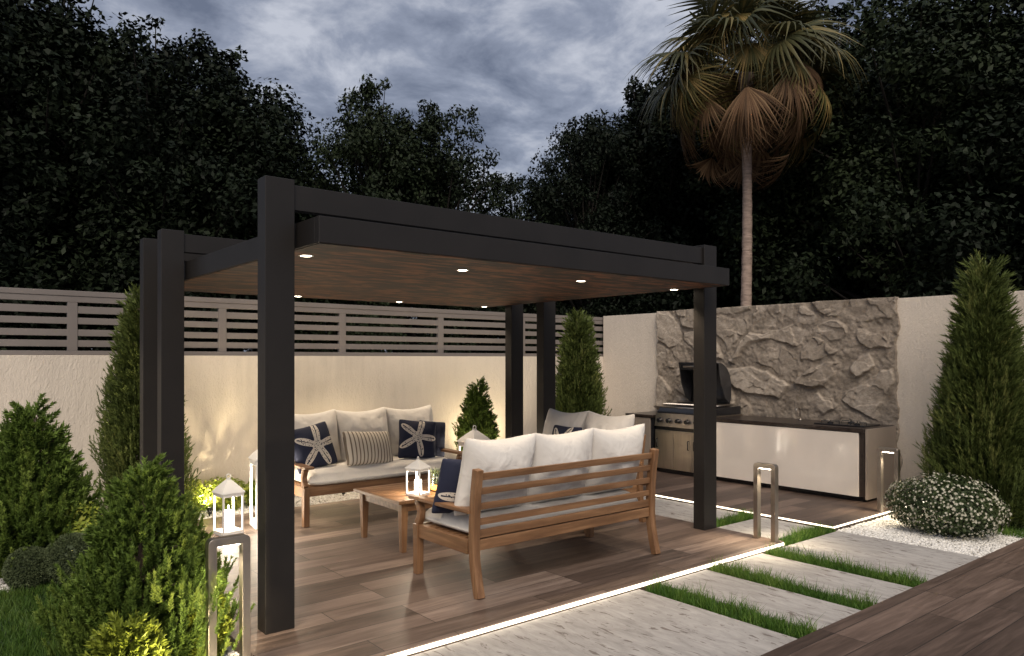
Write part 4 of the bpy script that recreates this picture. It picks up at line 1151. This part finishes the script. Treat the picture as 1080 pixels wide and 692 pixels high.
for k in range(14):
    a_ = k * .449; st.tube([(0, 0, -.03), (.18 * math.cos(a_), .24 * math.sin(a_), .2), (.27 * math.cos(a_), .36 * math.sin(a_), .38)], [.009, .006, .003], 5)
st.build('stems', M['bark'], fb)

# arching grassy plant at the right edge
def archplant(loc, n, L, label, seed, mat):
    r = np.random.default_rng(seed); root = empty('arching_plant', loc); tag(root, label, 'plant')
    az = r.random(n) * 6.283; el = R(35) + r.random(n) * R(50); ln = L * (.6 + .5 * r.random(n)); w = .009
    K = 5; V = np.zeros((n, K, 2, 3))
    for k in range(K):
        s = k / (K - 1)
        hx = ln * s * np.cos(el); hz = ln * (s * np.sin(el) - .42 * s * s)
        c = np.stack([np.cos(az) * hx, np.sin(az) * hx, hz], 1); sd = np.stack([-np.sin(az), np.cos(az), np.zeros(n)], 1)
        ww = w * (1 - s * .92)
        V[:, k, 0] = c - sd * ww / 2; V[:, k, 1] = c + sd * ww / 2
    f = np.array([(2 * k, 2 * k + 1, 2 * k + 3, 2 * k + 2) for k in range(K - 1)])
    npmesh('leaves', V.reshape(-1, 3), (f[None] + (np.arange(n) * K * 2)[:, None, None]).reshape(-1, 4), mat, root, tint=np.repeat(r.random(n), K * 2))
    MB().lathe([(.03, -.03), (.035, .02), (.01, .05)], 10).build('crown', M['bark'], root, 0, True)
archplant((8.42, 2.40, -.066), 420, .75, 'arching yellow green plant lit from below at the right edge under the cypress', 95, EU)

# spike lights that light the planting
def spike(loc, target, power, label, spot=85, color=(1, .82, .50)):
    r = empty('spike_light', loc); tag(r, label, 'spike light', 'small black garden spike lights')
    d = (Vector(target) - Vector(loc)).normalized()
    MB().tube([(0, 0, -.08), (0, 0, .05)], .007, 8).build('spike', M['black_metal'], r, 0, True)
    c = Vector((0, 0, .065))
    MB().tube([c - d * .035, c + d * .030], [.020, .026], 14).build('head', M['black_metal'], r, 0, True)
    MB().tube([c + d * .0305, c + d * .033], [.021, .021], 14).build('lens', M['lens'], r, 0, True)
    lamp('spike_beam', 'SPOT', Vector(loc) + c + d * .045, power, color, Vector(target), .02, spot, .9)
spike((2.48, 8.06, -.06), (2.55, 8.69, 0.75), 44, 'spike light below the glowing shrub at the rear wall by the lanterns', 110)
spike((4.10, 8.25, -.06), (4.10, 8.69, .8), 24, 'spike light at the rear wall behind the far sofa', 120)
spike((6.42, 8.22, -.04), (6.45, 8.69, .8), 46, 'spike light at the rear wall right of the far pergola posts', 115)
spike((1.22, 6.45, -.06), (1.05, 6.75, .35), 12, 'spike light between the left spruce and the cypress', 100)
spike((8.60, 2.30, -.06), (8.50, 2.62, .6), 18, 'spike light under the arching plant at the right edge', 110)
spike((0.86, 3.42, -.06), (0.98, 4.0, .25), 26, 'spike light in the foreground bed under the dwarf spruce', 110)

# ------------------------------------------------------------------ palm
pm = empty('palm_tree', (12.0, 7.93, -.14)); tag(pm, 'tall fan palm with slim trunk and hanging dry fronds behind the rock wall', 'palm tree')
pts = []; rad = []
for k in range(42):
    z = k * .17
    pts.append((.05 * math.sin(z * .5), .03 * math.sin(z * .7 + 1), z)); rad.append(.115 - .035 * min(1, z / 5) + (.006 if k % 2 else 0) + (.05 * max(0, (z - 5.2)) / 1.4))
MB().tube(pts, rad, 14).build('trunk', M['palm_bark'], pm, 0, True)

def frond_mesh(seed, Lp=.85, Lb=.85, droop=.5, span=118, nb=34, fold=0.0):
    """fan leaf along +Y, normal +Z: petiole, pleated palm, free drooping tips"""
    r = np.random.default_rng(seed); V = []; F = []; T = []
    K = 7
    for k in range(nb):
        a = R(-span + 2 * span * k / (nb - 1)); da = R(span / nb) * 1.02
        L = Lb * (.72 + .28 * math.cos(a * .72)) * (.9 + .2 * r.random())
        tw = (r.random() - .5) * .25
        base = len(V); drp = droop * (.7 + .6 * r.random()); ti = r.random()
        for q in range(K):
            s = q / (K - 1); rr = L * (.03 + .97 * s)
            wv = math.tan(da) * min(rr, L * .48) * (1 if s < .5 else max(.04, 1 - (s - .5) / .5))
            dr = -drp * L * max(0, s - .28) ** 2 * 1.7
            aa = a + tw * max(0, s - .5)
            cx, cy = math.sin(aa) * rr, Lp + math.cos(aa) * rr
            ex, ey = math.cos(aa), -math.sin(aa)
            pl = .25 * wv
            V += [(cx - ex * wv, cy - ey * wv, dr - pl), (cx, cy, dr + pl), (cx + ex * wv, cy + ey * wv, dr - pl)]; T += [ti] * 3
        for q in range(K - 1):
            b0 = base + q * 3
            F += [(b0, b0 + 1, b0 + 4, b0 + 3), (b0 + 1, b0 + 2, b0 + 5, b0 + 4)]
    cf, sf = math.cos(R(fold)), math.sin(R(fold))
    V = [(x, Lp + (y - Lp) * cf + z * sf, -(y - Lp) * sf + z * cf) for x, y, z in V]
    # petiole
    b0 = len(V)
    for q in range(5):
        s = q / 4; y = Lp * s; w = .022 - .010 * s
        V += [(-w, y, -.01 + .05 * math.sin(s * 3.14)), (0, y, .012 + .05 * math.sin(s * 3.14)), (w, y, -.01 + .05 * math.sin(s * 3.14))]; T += [.6] * 3
    for q in range(4):
        c0 = b0 + q * 3; F += [(c0, c0 + 1, c0 + 4, c0 + 3), (c0 + 1, c0 + 2, c0 + 5, c0 + 4)]
    return np.array(V), np.array(F), np.array(T)

protos = {}
for kind, mat, dr, fd, sp, lb in (('g', 'palm_green', .6, 14, 116, .95), ('o', 'palm_gold', .5, 62, 92, .80), ('b', 'palm_brown', .5, 62, 48, .95)):
    protos[kind] = []
    for k in range(3):
        v, f, t_ = frond_mesh(200 + k + ord(kind), 1.0 if kind == 'g' else 1.15, lb, dr, sp, 34 if kind != 'b' else 22, fd + (k - 1) * 9)
        me_o = npmesh('frond', v, f, M[mat], None, tint=t_); protos[kind].append(me_o.data); bpy.data.objects.remove(me_o)
rp = random.Random(5)
CZ = 7.0
def place_frond(kind, az, el, scale, z):
    o = bpy.data.objects.new('frond', rp.choice(protos[kind])); COL.objects.link(o); o.parent = pm
    d = Vector((math.cos(az) * math.cos(el), math.sin(az) * math.cos(el), math.sin(el)))
    side = Vector((-math.sin(az), math.cos(az), 0)); nrm = side.cross(d) * -1
    if nrm.z < 0 and el > -1.2: nrm = -nrm
    nrm.normalize(); sx = d.cross(nrm)
    roll = rp.uniform(-.8, .8) if kind == 'g' else rp.uniform(-.4, .4)
    nr = nrm * math.cos(roll) + sx * math.sin(roll); sx = d.cross(nr)
    m = Matrix((sx, d, nr)).transposed().to_4x4()
    o.matrix_local = Matrix.Translation((.0 + d.x * .06, d.y * .06, z)) @ m @ Matrix.Scale(scale, 4)
ga = 2.39996
for k in range(34):          # living fronds, upright to level
    place_frond('g', k * ga, R(rp.uniform(-14, 42) if k > 5 else rp.uniform(45, 85)), rp.uniform(.9, 1.2), CZ + rp.uniform(-.05, .3))
for k in range(34):          # ageing golden fronds, blades folded down
    t_ = rp.random(); place_frond('o', k * ga + .7, R(34 - 56 * t_ + rp.uniform(-9, 9)), rp.uniform(.65, 1.1), CZ + .15 - .5 * t_)
for k in range(30):          # dry skirt hanging under them
    t_ = rp.random(); place_frond('b', k * ga + .3, R(8 - 62 * t_ ** 1.2 + rp.uniform(-8, 8)), rp.uniform(.6, 1.0), CZ + .0 - .8 * t_)

# ------------------------------------------------------------------ trees behind the walls
def tree_meshes(seed, H, Rc, n=26000, zlow=.9, leaf=.15):
    r = np.random.default_rng(seed)
    zc = (H + zlow) / 2; rz = (H - zlow) / 2
    nc = 95
    d = r.normal(size=(nc, 3)); d /= np.linalg.norm(d, axis=1)[:, None]
    q = r.random(nc) ** .45
    # broad low down, narrowing to the top
    c = d * q[:, None] * np.array([Rc, Rc, rz])
    c[:, :2] *= (1.12 - .55 * np.clip(c[:, 2] / rz, -1, 1))[:, None]
    c *= (1 + .22 * fbm(d * 1.8, 2, seed))[:, None]
    c[:, 2] += zc
    cr = .34 + .42 * r.random(nc)
    # loose sprays that break the outline of the upper crown
    ne = 70; de = r.normal(size=(ne, 3)); de[:, 2] = np.abs(de[:, 2]) * .9; de /= np.linalg.norm(de, axis=1)[:, None]
    ce = de * (.92 + .26 * r.random(ne))[:, None] * np.array([Rc, Rc, rz]); ce[:, :2] *= (1.08 - .42 * np.clip(ce[:, 2] / rz, -1, 1))[:, None]; ce[:, 2] += zc
    top = ce[:, 2].max(); ce[:, 2] = np.minimum(ce[:, 2], H - .1 + .25 * r.random(ne))
    c = np.concatenate([c, ce]); cr = np.concatenate([cr, .16 + .16 * r.random(ne)]); nc += ne
    pick = r.choice(nc, n, p=cr ** 1.9 / (cr ** 1.9).sum())
    dd = r.normal(size=(n, 3)); dd /= np.linalg.norm(dd, axis=1)[:, None]
    rr = cr[pick] * (r.random(n) ** .42)
    p = c[pick] + dd * rr[:, None] * np.array([1.1, 1.1, .8])
    nrm = dd * .5 + r.normal(size=(n, 3)) * .55 + np.array([0, 0, .8]); nrm /= np.linalg.norm(nrm, axis=1)[:, None]
    a, b = basis(nrm); t = r.random(n) * 6.283
    u = a * np.cos(t)[:, None] + b * np.sin(t)[:, None]; w = np.cross(nrm, u); s = leaf * (.6 + .7 * r.random(n))[:, None]
    V = np.stack([p - u * s / 2, p + w * s * .27 - nrm * s * .07, p + u * s / 2 - nrm * s * .05, p - w * s * .27 - nrm * s * .07], 1).reshape(-1, 3)
    tint = np.clip(.45 + .4 * (r.random(nc) - .5)[pick] + .4 * (r.random(n) - .5), 0, 1)
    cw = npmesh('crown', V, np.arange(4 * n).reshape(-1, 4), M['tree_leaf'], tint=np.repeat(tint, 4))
    tr = MB()
    tr.tube([(0, 0, -.1), (.05, .02, H * .3), (.0, .08, H * .6), (.05, 0, H * .9)], [.20, .15, .09, .02], 9)
    for k in range(0, nc, 2):
        z0 = max(.6, min(c[k, 2] - .5, H * .75)) * (.55 + .3 * r.random())
        tr.tube([(0, .03, z0), tuple(c[k] * np.array([.5, .5, 0]) + np.array([0, 0, (z0 + c[k, 2]) / 2 + .1])), tuple(c[k])], [.05, .03, .008], 5)
    tk = tr.build('trunk', M['dark_bark'])
    a_, b_ = cw.data, tk.data
    bpy.data.objects.remove(cw); bpy.data.objects.remove(tk)
    return a_, b_
TP = [tree_meshes(300 + k, 7.0, 2.3, 58000, leaf=.105) for k in range(4)]
def from_px(u, v, w):
    F = Vector((0.6320, 0.7750, 0)); Rt = Vector((0.7750, -0.6320, 0))
    return Vector((0, 0, 1.6)) + F * w + Rt * ((u - 540) / 786 * w) + Vector((0, 0, (378.5 - v) / 786 * w))
TL = [  # bearing in the photo, distance, where the top reaches, label
    (-60, 13.0, -60, 'dark leafy tree cut off by the left edge, reaching past the top of the picture'),
    (45, 13.5, -30, 'tall dark tree at the left rising out of the top of the picture'),
    (165, 14.0, 22, 'dark leafy tree left of the open sky, above the two left pergola posts'),
    (225, 15.0, 50, 'dark tree whose crown slopes down to the sky beside the front pergola post'),
    (300, 16.5, 150, 'lower dark tree behind the front pergola post'),
    (390, 15.0, 92, 'dark tree with an airy pointed crown left of centre against the sky'),
    (462, 15.5, 108, 'round topped dark tree just right of the airy pointed one'),
    (545, 16.5, 190, 'low dark tree in the dip of the skyline above the pergola roof'),
    (618, 16.5, 130, 'dark tree with ragged top between the skyline dip and the palm'),
    (690, 18.0, 92, 'dark tree directly left of the palm fronds'),
    (775, 18.5, 45, 'dark tree behind the palm crown'),
    (870, 17.5, 6, 'tall dark tree immediately right of the palm'),
    (965, 14.0, -6, 'tall dark tree above the right end of the rock panel'),
    (1060, 13.5, -10, 'tall dark tree above the large right cypress'),
    (1170, 13.0, -40, 'dark tree cut off by the right edge'),
]
def put_tree(u, w, v, label, k, group='dark trees behind the garden walls'):
    p = from_px(u, v, w)
    H = p.z + .14
    r = empty('tree', (p.x, p.y, -.14), rp.uniform(0, 6.28)); tag(r, label, 'tree', group)
    s = H / 7.15; sw = (s * .6 + .4) * (.72 if 250 < u < 640 else 1.0) * rp.uniform(.92, 1.08)
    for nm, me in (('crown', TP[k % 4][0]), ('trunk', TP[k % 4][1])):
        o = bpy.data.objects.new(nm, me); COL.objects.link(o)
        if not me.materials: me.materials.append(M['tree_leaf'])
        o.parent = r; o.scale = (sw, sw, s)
for k, (u, w, v, lab) in enumerate(TL): put_tree(u, w, v, lab, k)
TB = [(0, 17.5, 20), (110, 18, 40), (205, 18.5, 110), (330, 19, 190), (420, 19, 165), (500, 19.5, 215), (575, 19.5, 205), (650, 19, 150), (735, 19, 80), (820, 18.5, 40), (920, 18, 30), (1010, 17.5, 25), (1110, 17, 10)]
for k, (u, w, v) in enumerate(TB):
    put_tree(u, w, v, 'tree of the back row, glimpsed as dark leaves between the nearer crowns', k + 1, 'back row of trees glimpsed between nearer crowns')
